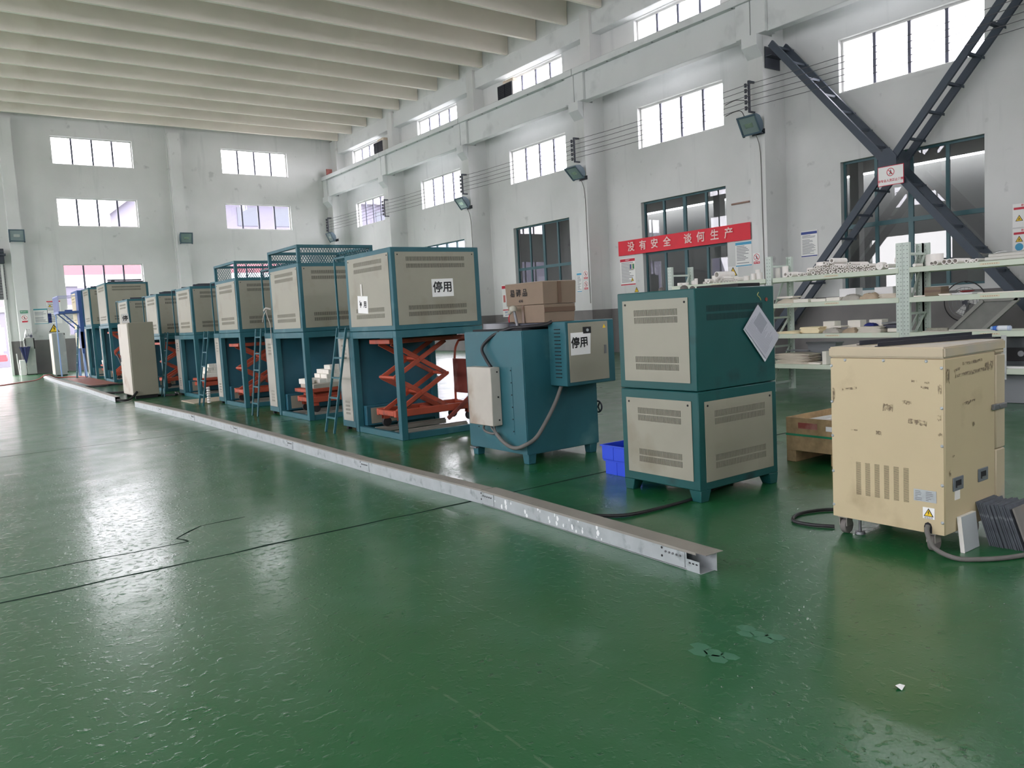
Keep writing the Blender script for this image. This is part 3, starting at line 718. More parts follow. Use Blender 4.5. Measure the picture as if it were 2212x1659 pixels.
# cabinets in the aisle
t = thing('control_cabinet', 'plain khaki control cabinet standing in front of the furnaces at the cable trunking gap', 'cabinet', (3.40, 18.7, 0))
B().box(0, 0, .07, .51, 1.10, 1.66).build('body', KHAKI, t, bevel=.008)
B().box(-.018, .02, .09, 0, 1.08, 1.64).build('door', PALE, t, bevel=.006)
B().box(.03, .03, 0, .48, .10, .07).box(.03, 1.0, 0, .48, 1.07, .07).build('plinth', DARK, t)
B().box(-.024, 1.0, .8, -.018, 1.04, .95).build('lock', IRON, t)
sign_a4(t, 'y', (.095, .72, 1.766), w=.15, h=.21, s='停', size=.12, rot=.05)
t = thing('control_cabinet', 'greenish grey cabinet near the end wall, under the yellow triangle sign', 'cabinet', (3.60, 34.35, 0))
B().box(.02, 0, .03, .43, .90, 1.615).build('body', GREYC, t, bevel=.01)
B().box(0, .01, .05, .02, .89, 1.6).build('door', CREAM2, t, bevel=.006)
B().box(.05, .05, 0, .4, .85, .03).build('plinth', DARK, t)
B().box(.40, -.012, 1.54, .43, 0, 1.6).box(.40, -.012, .1, .43, 0, .16).build('hinge', DARK, t)
# ---------------------------------------------------------------- green box furnace with its control box
GX, GY = 4.32, 5.79
t = thing('box_furnace', 'green box furnace on short legs with a grey terminal box and a side control box', 'furnace', (GX, GY, 0))
B().box(0, 0, .092, .885, .975, 1.243).build('body', TEAL, t, bevel=.008, seg=2)
for x, y in ((.015, .015), (.775, .015), (.015, .865), (.775, .865)):
    m = Matrix.Translation((x, y, 0)); b = B()
    b.add([(x+.008, y+.008, 0), (x+.087, y+.008, 0), (x+.087, y+.087, 0), (x+.008, y+.087, 0), (x, y, .095), (x+.095, y, .095), (x+.095, y+.095, .095), (x, y+.095, .095)], [(0, 3, 2, 1), (4, 5, 6, 7), (0, 1, 5, 4), (1, 2, 6, 5), (2, 3, 7, 6), (3, 0, 4, 7)])
    b.build('leg', TEAL, t, bevel=.004)
B().box(-.003, .19, .27, 0, .80, .905).build('cover_plate', TEAL, t)
s = B()
for k in range(6):
    for y in (.20, .79): s.cyl((-.003, y, .30+k*.115), (-.008, y, .30+k*.115), .006, n=8)
s.build('screws', DARK, t)
B().box(-.115, .375, .345, -.003, .785, .907).build('terminal_box', PALE, t, bevel=.006)
s = B()
for z in (.86, .62, .40): s.cyl((-.04, .375, z), (-.04, .369, z), .008, n=8)
s.build('screws', DARK, t)
# control box on the near face
c = B().box(.305, -.25, .712, .905, 0, 1.305).build('control_box', TEAL, t, bevel=.006)
b = B()
for i in range(14): b.box(.298, -.175, .79+i*.034, .306, -.095, .798+i*.034)
b.build('louvre', DARK, c, smooth=False)
dm = plane('y', (0, -.25, 0))
rect(B(), dm, .335, .745, .82, 1.288, .006, .001).build('control_door', CREAM, c, bevel=.002)
B().box(.51, -.264, 1.185, .605, -.256, 1.245).build('switch_plate', INK, c); B().cyl((.557, -.264, 1.215), (.557, -.272, 1.215), .014).build('switch_knob', STEEL, c)
B().box(.765, -.268, .985, .785, -.256, 1.065).build('door_latch', GREYS, c)
tri = B(); tri.prism([(-.02, 0), (.02, 0), (0, .035)], plane('y', (.775, -.257, 1.225)), .001); tri.build('warning_mark', YEL, c, smooth=False)
pm = plane('y', (.475, -.259, 1.10)) @ Matrix.Rotation(.02, 4, 'Z')
pp = B().prism([(-.125, -.105), (.112, -.108), (.128, .095), (-.115, .10)], pm, .0015).build('paper_notice', PAPER, c, smooth=False)
text('停用', .104, pm @ Matrix.Translation((-.012, 0, .003)), INK, pp, .003)
B().cyl((.885, .09, .435), (.965, .09, .435), .012).build('valve_stem', IRON, t)
b = B().tube([(.968, .09+.055*math.cos(a), .435+.055*math.sin(a)) for a in [i*math.pi/8 for i in range(17)]], .009, 6, False)
for a in (0, 2.1, 4.2): b.bar((.968, .09, .435), (.968, .09+.055*math.cos(a), .435+.055*math.sin(a)), .01, .01)
b.build('handwheel', IRON, t)
# top: lid ring, tray, lever pipe
B().box(.06, .08, 1.243, .83, .90, 1.262).build('top_plate', DARK, t)
B().lathe([(.17, 1.262), (.185, 1.262), (.18, 1.315), (.19, 1.32), (.165, 1.32), (.16, 1.262)], (.26, .68, 0), 32).build('lid_ring', GREYS, t)
B().box(.22, .03, 1.262, .66, .50, 1.303).build('lid_frame', IRON, t, bevel=.006)
B().cyl((.20, .32, 1.25), (.20, .375, 1.435), .014).build('lever_pipe', GREYS, t)
B().lathe([(.0, 0), (.036, 0), (.038, .03), (.033, .042), (.018, .052), (0, .054)], (.20, .385, 1.425), 16).cyl((.17, .385, 1.425), (.15, .395, 1.40), .018).build('pipe_cap', M('grey_cap', (168, 166, 152), .5), t)
B().tube([(.16, .39, 1.40), (.15, .395, 1.36), (.16, .405, 1.32)], .005, 6).build('red_wire', RED, t)
B().tube([(-.05, .45, .905), (-.055, .53, .99), (-.04, .60, 1.09), (.0, .47, 1.20), (.05, .26, 1.265), (.12, .10, 1.275), (.25, -.02, 1.285), (.31, -.06, 1.31)], .016, 8).build('upper_cable', BLACK, t)
B().tube([(-.05, .62, .345), (-.05, .64, .30), (-.05, .60, .27), (-.05, .50, .26), (-.05, .42, .27)], .012, 8).tube([(-.05, .52, .345), (-.055, .47, .30), (-.05, .42, .265)], .010, 8).tube([(-.05, .45, .345), (-.055, .44, .31), (-.05, .42, .265)], .010, 8).build('cable_branches', CABG, t)
B().tube([(-.05, .42, .265), (-.06, .33, .215), (-.06, .22, .17), (-.06, .10, .16), (-.05, -.03, .20), (.05, -.07, .26), (.17, -.08, .40), (.28, -.09, .56), (.36, -.10, .72)], .019, 10).build('lower_cable', CABG, t)
B().box(-.01, .86, .07, .03, .97, .085).build('foot_clip', GREYS, t)
# carton
t = thing('carton', 'brown cardboard carton with black printed characters, on top of the green box furnace', 'box', (4.60, 5.80, 1.305))
w, d, h1, h2 = .375, .565, .17, .378
b = B(); 
def frust(b, z0, z1, e0, e1):
    b.add([(-e0, -e0, z0), (w+e0, -e0, z0), (w+e0, d+e0, z0), (-e0, d+e0, z0), (-e1, -e1, z1), (w+e1, -e1, z1), (w+e1, d+e1, z1), (-e1, d+e1, z1)], [(0, 3, 2, 1), (4, 5, 6, 7), (0, 1, 5, 4), (1, 2, 6, 5), (2, 3, 7, 6), (3, 0, 4, 7)])
frust(b, 0, h1-.002, -.006, .004); b.build('lower_half', CARD, t, bevel=.003)
b = B(); frust(b, h1, h2, .009, .016); b.build('upper_half', CARD, t, bevel=.004)
B().box(-.015, -.012, h2, w*.5-.004, d+.012, h2+.006).box(w*.5+.004, -.012, h2, w+.012, d+.012, h2+.008).build('top_flap', CARDL, t, bevel=.002)
text('易 碎 品', .078, plane('x', (-.019, .36, .285)), INK, t, .001, depth=.0005, sx=1.0)
text('414', .04, plane('x', (-.019, .33, .21)), INK, t, .001)
for q in ((-.008, .30, .0, -.0045, .335, h1), (.16, -.022, .18, .20, -.0155, h2), (.0, -.006, .095, w, -.001, .14)): B().box(*q).build('tape', TAPE, t)
# ---------------------------------------------------------------- tall two-part cabinet
t = thing('tall_furnace', 'tall green two-part furnace cabinet with cream slotted panels and a hanging plastic sleeve', 'furnace', (4.25, 3.69, 0))
WX, WY = .885, .765
B().box(0, 0, .083, WX, WY, .785).build('lower_body', TEALG, t, bevel=.006)
B().box(0, 0, .790, WX, WY, 1.507).build('upper_body', TEALG, t, bevel=.006)
for x, y, sx, sy in ((.0, .0, 1, 1), (WX, 0, -1, 1), (0, WY, 1, -1), (WX, WY, -1, -1)):
    b = B(); q = lambda u, v, z: (x+sx*u, y+sy*v, z)
    b.add([q(.006, .006, 0), q(.085, .006, 0), q(.085, .085, 0), q(.006, .085, 0), q(0, 0, .084), q(.11, 0, .084), q(.11, .11, .084), q(0, .11, .084)], [(0, 3, 2, 1), (4, 5, 6, 7), (0, 1, 5, 4), (1, 2, 6, 5), (2, 3, 7, 6), (3, 0, 4, 7)])
    b.build('leg', TEALG, t, bevel=.003)
R4 = lambda u0, u1, h, k: [(u0, u1, .085, .130, k), (u0, u1, .140, .185, k), (u0, u1, h-.118, h-.072, k), (u0, u1, h-.172, h-.127, k)]
vent('upper_side_panel', 'x', (0, .06, .848), .645, .60, R4(.10, .53, .60, 36), CREAM, t)
vent('lower_side_panel', 'x', (0, .06, .149), .645, .571, R4(.10, .53, .571, 36), CREAM, t)
vent('lower_front_panel', 'y', (.06, 0, .140), .765, .573, R4(.105, .68, .573, 46), CREAM, t)
g = B(); m = plane('y', (0, 0, 0))
for z0 in (1.385, 1.325):
    for i in range(44): rect(g, m, .12+i*.0143, z0-.045, .127+i*.0143, z0, .0012, .0002)
g.build('vent_slots', M('teal_slot', (16, 44, 46), .8), t, smooth=False, kind='stuff')
B().box(.60, .10, 1.507, .86, .5, 1.535).build('cable_gland_box', INK, t, bevel=.004)
b = B()
for x, y, r in ((.10, .18, .03), (.16, .22, .02), (.13, .13, .02), (.05, .35, .025)): b.lathe([(r, 0), (r*.9, r*.6), (r*.3, r)], (x, y, 1.507), 10)
b.build('putty_lumps', M('putty', (92, 88, 84), .9), t)
B().cyl((.79, -.001, 1.405), (.79, -.006, 1.405), .014).build('bolt_hole', RUST, t)
m = plane('y', (.705, -.02, 1.168)) @ Matrix.Rotation(math.radians(45), 4, 'Z')
t2 = thing('document_sleeve', 'clear plastic sleeve of papers hanging askew on the tall green furnace cabinet', 'document', (4.25, 3.69, 0))
B().prism([(-.115, -.17), (.115, -.17), (.115, .17), (-.115, .17)], m, .002).build('paper', M('print_paper', (222, 225, 232), .7), t2, smooth=False)
B().prism([(-.135, -.185), (.10, -.19), (.11, .165), (-.125, .165)], m @ Matrix.Translation((0, 0, -.008)), .003).build('rear_sheet', M('print_paper', (222, 225, 232), .7), t2, smooth=False)
B().prism([(-.125, -.18), (.125, -.18), (.125, .185), (-.125, .185)], m @ Matrix.Translation((0, 0, .004)), .001).build('plastic_cover', glass_material('clear_plastic', (.97, .97, .98, 1), .15), t2, smooth=False)
g = B(); rng = random.Random(3)
for i in range(22): u = rng.uniform(-.03, .09); rect(g, m, -.1, .145-i*.0135, u, .149-i*.0135, .0002, .0025)
rect(g, m, -.02, .0, .09, .12, .0002, .0026)
g.build('print_lines', M('faint_print', (186, 190, 200), .9), t2, smooth=False)
B().tube([(.705, -.018, 1.40), (.70, -.014, 1.42), (.685, -.004, 1.44), (.70, -.004, 1.46)], .003, 6).build('tie_wire', M('tie_wire', (150, 150, 90), .5), t2)
# ---------------------------------------------------------------- beige cabinet on casters
t = thing('beige_cabinet', 'scuffed beige cabinet on casters with vertical vent strips and a warning label', 'cabinet', (4.20, 2.0, 0))
B().box(.004, .0, .110, .58, .645, 1.046).build('body', BEIGE, t, bevel=.005)
lid = B().box(-.008, -.006, 1.048, .705, .652, 1.108).box(.585, -.006, 1.03, .705, .652, 1.048).build('lid', BEIGEL, t, bevel=.010, seg=2)
bp = vent('back_panel', 'x', (.004, .004, .112), .637, .930, [(u, u+.03, .150+.004*i, .340, 34, 'h') for i, u in enumerate((.185, .24, .295, .35, .405, .46))][0:0]+[(u, u+.03, .150, .340, 34, 'h') for u in (.185, .24, .295, .35, .405, .46)], BEIGE, t, screws=False)
s = B()
for z in (.18, .38, .59, .79, 1.0):
    for y in (.012, .636): s.lathe([(.009, 0), (.008, .003), (.004, .006), (.0005, .007)], (0, 0, 0), 10) if False else s.cyl((-.003, y, z), (-.008, y, z), .009, .005, n=10)
for y in (.09, .323, .55): s.cyl((-.003, y, 1.034), (-.008, y, 1.034), .009, .005, n=10)
s.build('screws', STEEL, t)
np_ = rect(B(), plane('x', (-.003, .102, .312)), -.06, -.032, .06, .032, .0015).build('nameplate', STEEL, t, smooth=False)
g = B(); rng = random.Random(5)
for i in range(6):
    for u0 in (-.052, .005): rect(g, plane('x', (-.0046, .102, .312)), u0, .020-i*.009, u0+rng.uniform(.012, .038), .023-i*.009, .0003)
g.build('nameplate_print', GREYS, np_, smooth=False)
def warn(parent, m, s, glyph='bolt', white=True, cap=None):
    """yellow triangle with black rim; m is its centre plane, s its side"""
    if white: rect(B(), m, -s*.6, -s*.62, s*.6, s*.56, .0015).build('label_sheet', PAPER, parent, smooth=False)
    h = s*.866
    B().prism([(-s/2, -h*.42), (s/2, -h*.42), (0, h*.58)], m @ Matrix.Translation((0, 0, .0016)), .001).build('triangle_rim', INK, parent, smooth=False)
    k = .76; B().prism([(-s/2*k, -h*.42+s*.065), (s/2*k, -h*.42+s*.065), (0, h*.58-s*.14)], m @ Matrix.Translation((0, 0, .0027)), .001).build('triangle', YEL, parent, smooth=False)
    mm = m @ Matrix.Translation((0, 0, .0038)); b = B()
    if glyph == 'bolt': b.prism([(.04*s, .26*s), (-.10*s, .02*s), (0, .02*s), (-.05*s, -.26*s), (.10*s, .06*s), (.01*s, .08*s), (.10*s, .26*s)], mm, .0006)
    else:
        for a in (90, 210, 330): b.prism([(.17*s*math.cos(math.radians(a+q))+.0, .17*s*math.sin(math.radians(a+q))-.06*s) for q in (-28, 0, 28)]+[(0, -.06*s)], mm, .0006)
        b.prism([(.05*s*math.cos(q), .05*s*math.sin(q)-.06*s) for q in [i*.7854 for i in range(8)]], mm, .0007)
    b.build('pictogram', INK, parent, smooth=False)
    if cap: text(cap, s*.22, m @ Matrix.Translation((0, -s*.52, .003)), INK, parent, 0)
warn(t, plane('x', (-.003, .083, .222)), .052, cap='有电危险')
B().prism([(-.021, 0), (.021, 0), (.021, .035), (.015, .052), (0, .06), (-.015, .052), (-.021, .035)], plane('x', (-.0031, .087, .112)), .0012).build('cable_port', INK, t, smooth=False)
B().box(-.006, .09, .114, -.004, .105, .14).build('port_plate', BEIGE, t)
for z0, z1 in ((.112, .488), (.492, 1.026)): B().box(.586, -.004, z0, .70, .649, z1).build('front_door', BEIGEL, t, bevel=.006)
b = B().box(.535, -.018, .718, .60, 0, .75).box(.60, -.022, .72, .685, -.004, .748); b.build('door_clasp', GREYS, t, bevel=.003)
for x, z in ((.082, .334), (.370, .336)):
    h = B().box(x, -.006, z, x+.115, 0, z+.074).build('recessed_handle', M('grey_handle', (104, 110, 116), .5), t, bevel=.004)
    B().box(x+.025, -.0075, z+.018, x+.085, -.006, z+.056).build('recess', INK, h); B().box(x+.035, -.010, z+.016, x+.095, -.0075, z+.027).build('grip', GREYS, h)
B().box(.105, -.003, .285, .16, .0, .335).build('tape_remnant', BONE, t)
# scuffs left by torn tape
b = B(); rng = random.Random(11)
def scuff(m, u, v, w_, h_, r):
    b = B(); k = 7; top_ = [(u+w_*i/k, v+h_+rng.uniform(-.18, .12)*h_) for i in range(k+1)]; bot = [(u+w_*i/k, v+rng.uniform(-.2, .35)*h_) for i in range(k, -1, -1)]
    scuff.k = getattr(scuff, 'k', 0)+1; b.prism(top_+bot, m @ Matrix.Translation((0, 0, .00015*scuff.k)) @ Matrix.Translation((u, v, 0)) @ Matrix.Rotation(r, 4, 'Z') @ Matrix.Translation((-u, -v, 0)), .0004); b.build('tape_scuff', SCUFF, t, smooth=False)
mx = plane('x', (-.0025, 0, 0)); my = plane('y', (0, -.0006, 0))
for u, v, w_, h_, r in ((-.22, .80, .05, .02, 0), (-.17, .92, .03, .012, 0), (-.10, .915, .025, .01, 0), (-.12, .89, .04, .012, -.1), (-.19, .70, .10, .028, -.12), (-.33, .76, .055, .035, -.05), (-.57, .86, .09, .012, .12), (-.37, .62, .03, .02, 0), (-.52, .63, .04, .008, 0), (-.03, .87, .018, .04, 0), (-.035, .72, .02, .03, 0), (-.03, .64, .02, .02, 0), (-.63, .80, .012, .07, 0)): scuff(mx, u, v, w_, h_, r)
for u, v, w_, h_, r in ((.02, .92, .03, .07, 0), (.11, .97, .06, .014, .15), (.20, 1.0, .22, .014, .02), (.12, .94, .4, .018, .03), (.46, .95, .09, .045, 0), (.20, .78, .14, .018, .06), (.31, .66, .02, .02, 0), (.08, .52, .02, .01, 0), (.05, .42, .012, .03, .2)): scuff(my, u, v, w_, h_, r)
for x, y in ((.06, .09), (.06, .60), (.50, .09), (.50, .60)):
    c = B().box(x-.035, y-.03, .098, x+.035, y+.03, .108).box(x-.03, y-.024, .05, x+.03, y-.020, .10).box(x-.03, y+.020, .05, x+.03, y+.024, .10).build('caster_fork', STEELT, t)
    B().cyl((x+.008, y-.018, .045), (x+.008, y+.018, .045), .045, n=24).build('wheel', M('caster_tread', (112, 108, 104), .7), c, bevel=.004)
for x, y in ((.10, .535),): B().cyl((x, y, 0), (x, y, .014), .03, .026).cyl((x, y, .014), (x, y, .10), .008).build('levelling_foot', GREYS, t)
t = thing('steel_angle', 'two long black steel angles lying on the lid of the beige cabinet', 'steel bar', (4.30, 2.40, 1.109))
a = math.atan2(-.17, .95)
mm = Matrix.Rotation(-.22, 4, 'Z')
def angle_bar(b, m, L, w_):
    b.box(0, 0, 0, L, w_, .004, m).box(0, 0, .004, L, .004, w_, m)
b = B(); angle_bar(b, Matrix.Translation((-.08, -.035, 0)) @ Matrix.Rotation(-.30, 4, 'Z'), .84, .024); b.build('front_angle', M('black_steel', (36, 38, 48), .4), t)
t2 = thing('steel_angle', 'rear of the two black steel angles on the beige cabinet lid', 'steel bar', (4.30, 2.40, 1.109)); t['label'] = 'front black steel angle lying on the lid of the beige cabinet'
b = B(); angle_bar(b, Matrix.Translation((.046, .146, 0)) @ Matrix.Rotation(-.28, 4, 'Z'), .88, .026); b.build('rear_angle', M('black_steel', (36, 38, 48), .4), t2)
# cables on the floor by the beige cabinet
tag(B().tube([(4.19, 2.085, .155), (4.165, 2.075, .12), (4.15, 2.03, .05), (4.17, 1.93, .014), (4.24, 1.84, .013), (4.36, 1.76, .013), (4.50, 1.715, .013), (4.70, 1.72, .013), (4.95, 1.70, .013), (5.3, 1.55, .013)], .0125, 10).build('power_cable', CABG), 'thick grey cable curving on the floor from the beige cabinet', 'cable')
tag(B().tube([(4.30, 2.70, .012), (4.24, 2.82, .012), (4.25, 2.95, .012), (4.42, 3.02, .012), (4.62, 2.95, .012), (4.72, 2.8, .012)], .011, 8).build('floor_cable', BLACK), 'black cable looping out behind the beige cabinet', 'cable')
tag(B().tube([(5.0, 4.2, .013), (4.96, 3.98, .013), (4.60, 3.88, .013), (4.32, 3.80, .013), (3.95, 3.785, .013), (3.63, 3.83, .013), (3.44, 4.05, .013), (3.34, 4.16, .013)], .012, 8).build('floor_cable', BLACK), 'black cable snaking from under the tall green cabinet to the trunking', 'cable')
# slabs leaning on the beige cabinet
WT = tag(B().box(0, 0, 0, .172, .020, .192).build('pale_slab', PALESL, None, (4.325, 1.958, .0005), bevel=.002, rot=(-.10, 0, 0)), 'single pale slab with a white edge leaning on the beige cabinet', 'slab')
b = B().box(-.002, -.001, .0, 0, .021, .192).box(-.002, 0, .1915, .172, .020, .194); b.build('chalky_edge', BONE, WT)
rng = random.Random(2); first = None
for i in range(16):
    loc = (4.535+rng.uniform(-.004, .006)+.0012*i, 1.920-.0105*i, .0005); lean = -.30-.002*i
    if first is None:
        first = B().box(0, 0, 0, .22, .008, .245).build('kiln_slab', SLAB, None, loc, bevel=.0012, rot=(lean, 0, 0))
        o = first; o['category'] = 'slab'; o['group'] = 'dark slabs leaning on the beige cabinet'
    else:
        o = first.copy(); COL.objects.link(o); o.location = loc; o.rotation_euler = (lean, 0, rng.uniform(-.01, .01)); o.scale = (rng.uniform(.97, 1.02), 1, rng.uniform(.95, 1.01))
    o['label'] = '%s dark slab out from the beige cabinet in the leaning stack' % NTH[i]
o = tag(B().box(0, 0, 0, .26, .010, .235).build('kiln_slab', SLABF, None, (4.555, 1.738, .0005), bevel=.002, rot=(-.33, 0, 0)), 'brown-grey front slab of the stack leaning on the beige cabinet', 'slab')
# blue bins, crate on pallet
def bin_(loc, label, w=.30, d=.42, h=.125, rz=0.):
    t = thing('blue_bin', label, 'bin', loc, rz, 'blue bins stacked behind the tall green cabinet')
    b = B(); e = .018
    b.box(0, 0, 0, w, d, .004)
    for (x0, y0, x1, y1) in ((0, 0, w, .004), (0, d-.004, w, d), (0, .004, .004, d-.004), (w-.004, .004, w, d-.004)): b.box(x0, y0, .004, x1, y1, h)
    b.box(-.012, -.012, h-.012, w+.012, -.0, h).box(-.012, d, h-.012, w+.012, d+.012, h).box(-.012, 0, h-.012, 0, d, h).box(w, 0, h-.012, w+.012, d, h)
    for y in (.15, .28): b.box(-.003, y, 0, 0, y+.008, h-.012)
    b.build('bin_shell', BLUEB, t, bevel=.001); return t
bin_((4.53, 4.555, 0), 'lower of the two blue plastic bins on the floor')
bin_((4.51, 4.57, .128), 'upper blue plastic bin holding grey cylinders')
first = None
for x, y in ((4.56, 4.66), (4.61, 4.67), (4.66, 4.69), (4.57, 4.74), (4.62, 4.78), (4.68, 4.80), (4.72, 4.71)):
    loc = (x, y, .133)
    if first is None: first = tag(B().cyl((0, 0, 0), (0, 0, .10), .022, n=14).build('steel_roller', M('grey_roller', (150, 152, 156), .5), None, loc, bevel=.003), 'small grey cylinder standing in the upper blue bin', 'cylinder', 'grey cylinders in the blue bin')
    else: o = first.copy(); COL.objects.link(o); o.location = loc
t = thing('wooden_crate', 'open particle-board crate on a pallet base, behind the beige cabinet', 'crate', (5.89, 3.22, 0))
w, d = .80, .92
for x0, y0, x1, y1 in ((0, 0, .015, d), (w-.015, 0, w, d), (.015, 0, w-.015, .015), (.015, d-.015, w-.015, d)): B().box(x0, y0, .10, x1, y1, .385).build('side_board', WOOD, t, bevel=.002)
B().box(.015, .015, .10, w-.015, d-.015, .115).build('floor_board', WOOD, t)
for y in (.0, d/2-.05, d-.09): B().box(0, y, 0, w, y+.09, .098).build('runner', WOOD, t, bevel=.003)
B().box(-.003, -.003, .228, w+.003, d+.003, .246).build('strap', GRN, t)
B().box(.03, .03, .116, w-.03, d-.03, .335).build('filling', FELTW, t, bevel=.03, seg=2); B().bar((.03, d-.06, .33), (w-.05, d-.25, .36), .12, .01).build('lining', SILL, t); B().box(-.002, .47, .29, 0, .54, .33).build('label', PAPER, t); B().box(-.002, .62, .295, 0, .80, .345).build('stencil_patch', RUST, t)
# ---------------------------------------------------------------- cable trunking on the floor
TP = [(3.100, 2.72), (3.185, 4.87), (3.150, 6.87), (3.168, 8.85), (3.168, 10.88), (3.165, 13.05), (3.10, 15.0), (3.035, 16.75)]
TQ = [(2.975, 18.45), (2.985, 20.3), (3.02, 22.4), (3.03, 24.6), (3.02, 27.0), (3.04, 29.4), (3.08, 31.8), (3.16, 34.0)]
lab = ['open-ended nearest length of galvanised trunking on the floor', 'second length of galvanised trunking, beside the tall green cabinet', 'third length of galvanised trunking, beside the green box furnace', 'fourth length of trunking, opposite the furnace with paper notices', 'fifth length of trunking, opposite the high-caged furnace', 'sixth length of trunking, opposite the low-caged furnace', 'seventh length of trunking, ending at the khaki cabinet', 'length of trunking just beyond the gap at the khaki cabinet', 'ninth length of trunking, past the khaki cabinet gap', 'tenth length of trunking towards the end wall', 'eleventh length of trunking towards the end wall', 'third last length of trunking near the end wall', 'second last length of trunking near the end wall', 'farthest length of trunking, by the greenish grey cabinet']
i = 0
for P in (TP, TQ):
    for (xa, ya), (xb, yb) in zip(P[:-1], P[1:]):
        L = math.hypot(xb-xa, yb-ya); rz = -math.atan2(xb-xa, yb-ya)
        t = thing('cable_trunking', lab[i], 'cable trunking', (xa, ya, 0), rz, 'lengths of galvanised cable trunking on the floor')
        near = i == 0; y0 = .0 if near else .002; L -= .004; hh = .108
        if near:
            B().box(0, .09, .006, .002, L, hh).box(.0, -.01, .0, .10, L, .002).box(.098, -.03, .002, .10, L, hh-.006).box(0, .0, .002, .002, .09, .062).build('tray', STEEL, t)
            B().box(-.004, -.05, hh, .125, L, hh+.002).box(-.004, .02, hh-.012, -.002, L, hh).build('cover', STEELT, t)
        else:
            B().box(0, y0, .001, .002, L, hh).box(.002, y0, .001, .098, L, .003).box(.098, y0, .003, .10, L, hh).build('tray', STEEL, t)
            B().box(-.003, y0, hh, .103, L, hh+.002).box(-.003, y0, hh-.010, -.001, L, hh).build('cover', STEELT, t)
        if i < 9:
            for ys in ((.10, ) if near else ())+((L-.16, ) if i < 6 else ()):
                j = B().box(-.0045, ys, .012, -.0005, ys+.17, hh-.014).build('joint_plate', STEEL, t)
                bb = B()
                for k in range(5): bb.cyl((-.0045, ys+.03+k*.027, .07), (-.011, ys+.03+k*.027, .07), .006, n=8)
                bb.build('bolts', GREYS, j)
                hb = B()
                for z in (.04, .085): hb.cyl((-.0046, ys+.168, z), (-.0056, ys+.168, z), .007, n=8)
                hb.build('holes', INK, j)
        if near:
            hb = B()
            for k in range(3): hb.box(-.0008, .012+k*.024, .040, -.0002, .026+k*.024, .048)
            hb.build('slots', INK, t)
        if i in (0,):
            bb = B(); rng = random.Random(8)
            for k in range(26):
                y = rng.uniform(.7, L-.1); z = rng.uniform(.02, .09); r = rng.uniform(.004, .016)
                bb.prism([(r*math.cos(q*1.05)*rng.uniform(.5, 1.2), r*1.4*math.sin(q*1.05)) for q in range(6)], plane('x', (-.0002, y, z)), .0005)
            bb.build('paint_flakes', M('white_paint', (236, 238, 238), .6), t)
        i += 1
# small bits on the floor
t = thing('paper_scrap', 'tiny crumpled white scrap on the bare green floor', 'scrap', (2.643, 1.411, .001)); B().add([(0, 0, 0), (.03, .004, .008), (.026, .03, .002), (-.004, .022, .012), (.012, .014, .016)], [(0, 1, 4), (1, 2, 4), (2, 3, 4), (3, 0, 4), (0, 3, 2, 1)]).build('scrap', PAPER, t)
for n, (x, y, s) in enumerate(((2.41, 2.059, 1.), (2.69, 2.046, 1.))):
    t = thing('floor_flake_patch', ('patch of pale cracked coating, nearer the middle of the floor', 'patch of pale cracked coating, nearer the trunking end')[n], 'floor patch', (x, y, .0004)); rng = random.Random(n)
    for a in range(5):
        c = (.045*math.cos(a*1.3), .075*math.sin(a*1.3)) if a else (0, 0)
        pts = [(c[0]+.032*math.cos(q)*rng.uniform(.8, 1.15), c[1]+.045*math.sin(q)*rng.uniform(.8, 1.15)) for q in [k*math.pi/3 for k in range(6)]]
        B().prism(pts, Matrix.Identity(4), .0008).build('flake', M('pale_green_flake', (62, 116, 88), .4), t)
# far floor clutter
tag(B().tube([(-.6, 28.5, .02), (1.0, 29.3, .02), (2.2, 30.9, .02), (2.75, 31.8, .03), (2.98, 32.05, .13), (3.08, 32.15, .15), (3.24, 32.3, .14), (3.42, 32.4, .03), (3.9, 32.2, .02), (4.2, 31.4, .02)], .02, 6).build('red_hose', M('pink_hose', (206, 112, 104), .5)), 'thin red hose trailing across the floor near the end wall', 'hose')
tag(B().box(3.55, 25.6, .002, 4.24, 31.0, .012).build('floor_plate', M('red_brown_plate', (148, 92, 80), .5, var=.1)), 'reddish brown plate lying on the floor before the far furnaces', 'plate')
tag(B().box(3.95, 16.0, .002, 5.0, 17.0, .014).build('floor_board', M('buff_board', (178, 166, 146), .7, var=.06)), 'buff board lying on the floor in front of the fourth furnace', 'board')
for pts, l in (([(3.2, 24.9, .03), (3.7, 24.5, .03), (3.9, 24.7, .03), (4.6, 24.5, .03)], 'black cable on the floor before the tallest furnace'), ([(3.2, 21.3, .03), (3.7, 21.0, .03), (4.2, 21.6, .03), (4.9, 21.5, .03)], 'black cable on the floor behind the khaki cabinet'), ([(3.0, 18.4, .05), (3.15, 18.3, .03), (3.3, 18.5, .05), (3.45, 18.66, .16)], 'thick dark cables rising into the khaki cabinet from the trunking'), ([(3.92, 19.0, .02), (4.2, 18.6, .02), (4.35, 19.0, .02), (4.4, 19.4, .02)], 'black cable between the khaki cabinet and the fourth furnace')):
    tag(B().tube(pts, .025, 8).build('floor_cable', BLACK), l, 'cable')
t = thing('spring_coil', 'white stack of rings standing beside the third furnace', 'coil', (4.16, 15.72, 0))
b = B()
for k in range(7): b.cyl((0, 0, .02+k*.045), (0, 0, .052+k*.045), .035, .03, n=12)
b.build('rings', CERAM, t)
t = thing('dark_shovel', 'dark long-handled shovel leaning behind the khaki cabinet', 'shovel', (3.72, 20.6, 0))
B().bar((-.1, 1.0, .95), (.0, .0, .12), .03, .03).build('shaft', IRON, t); B().prism([(-.14, 0), (.14, 0), (.16, .14), (0, .22), (-.16, .14)], Matrix.Translation((0, -.16, .02)), .01).build('blade', IRON, t)
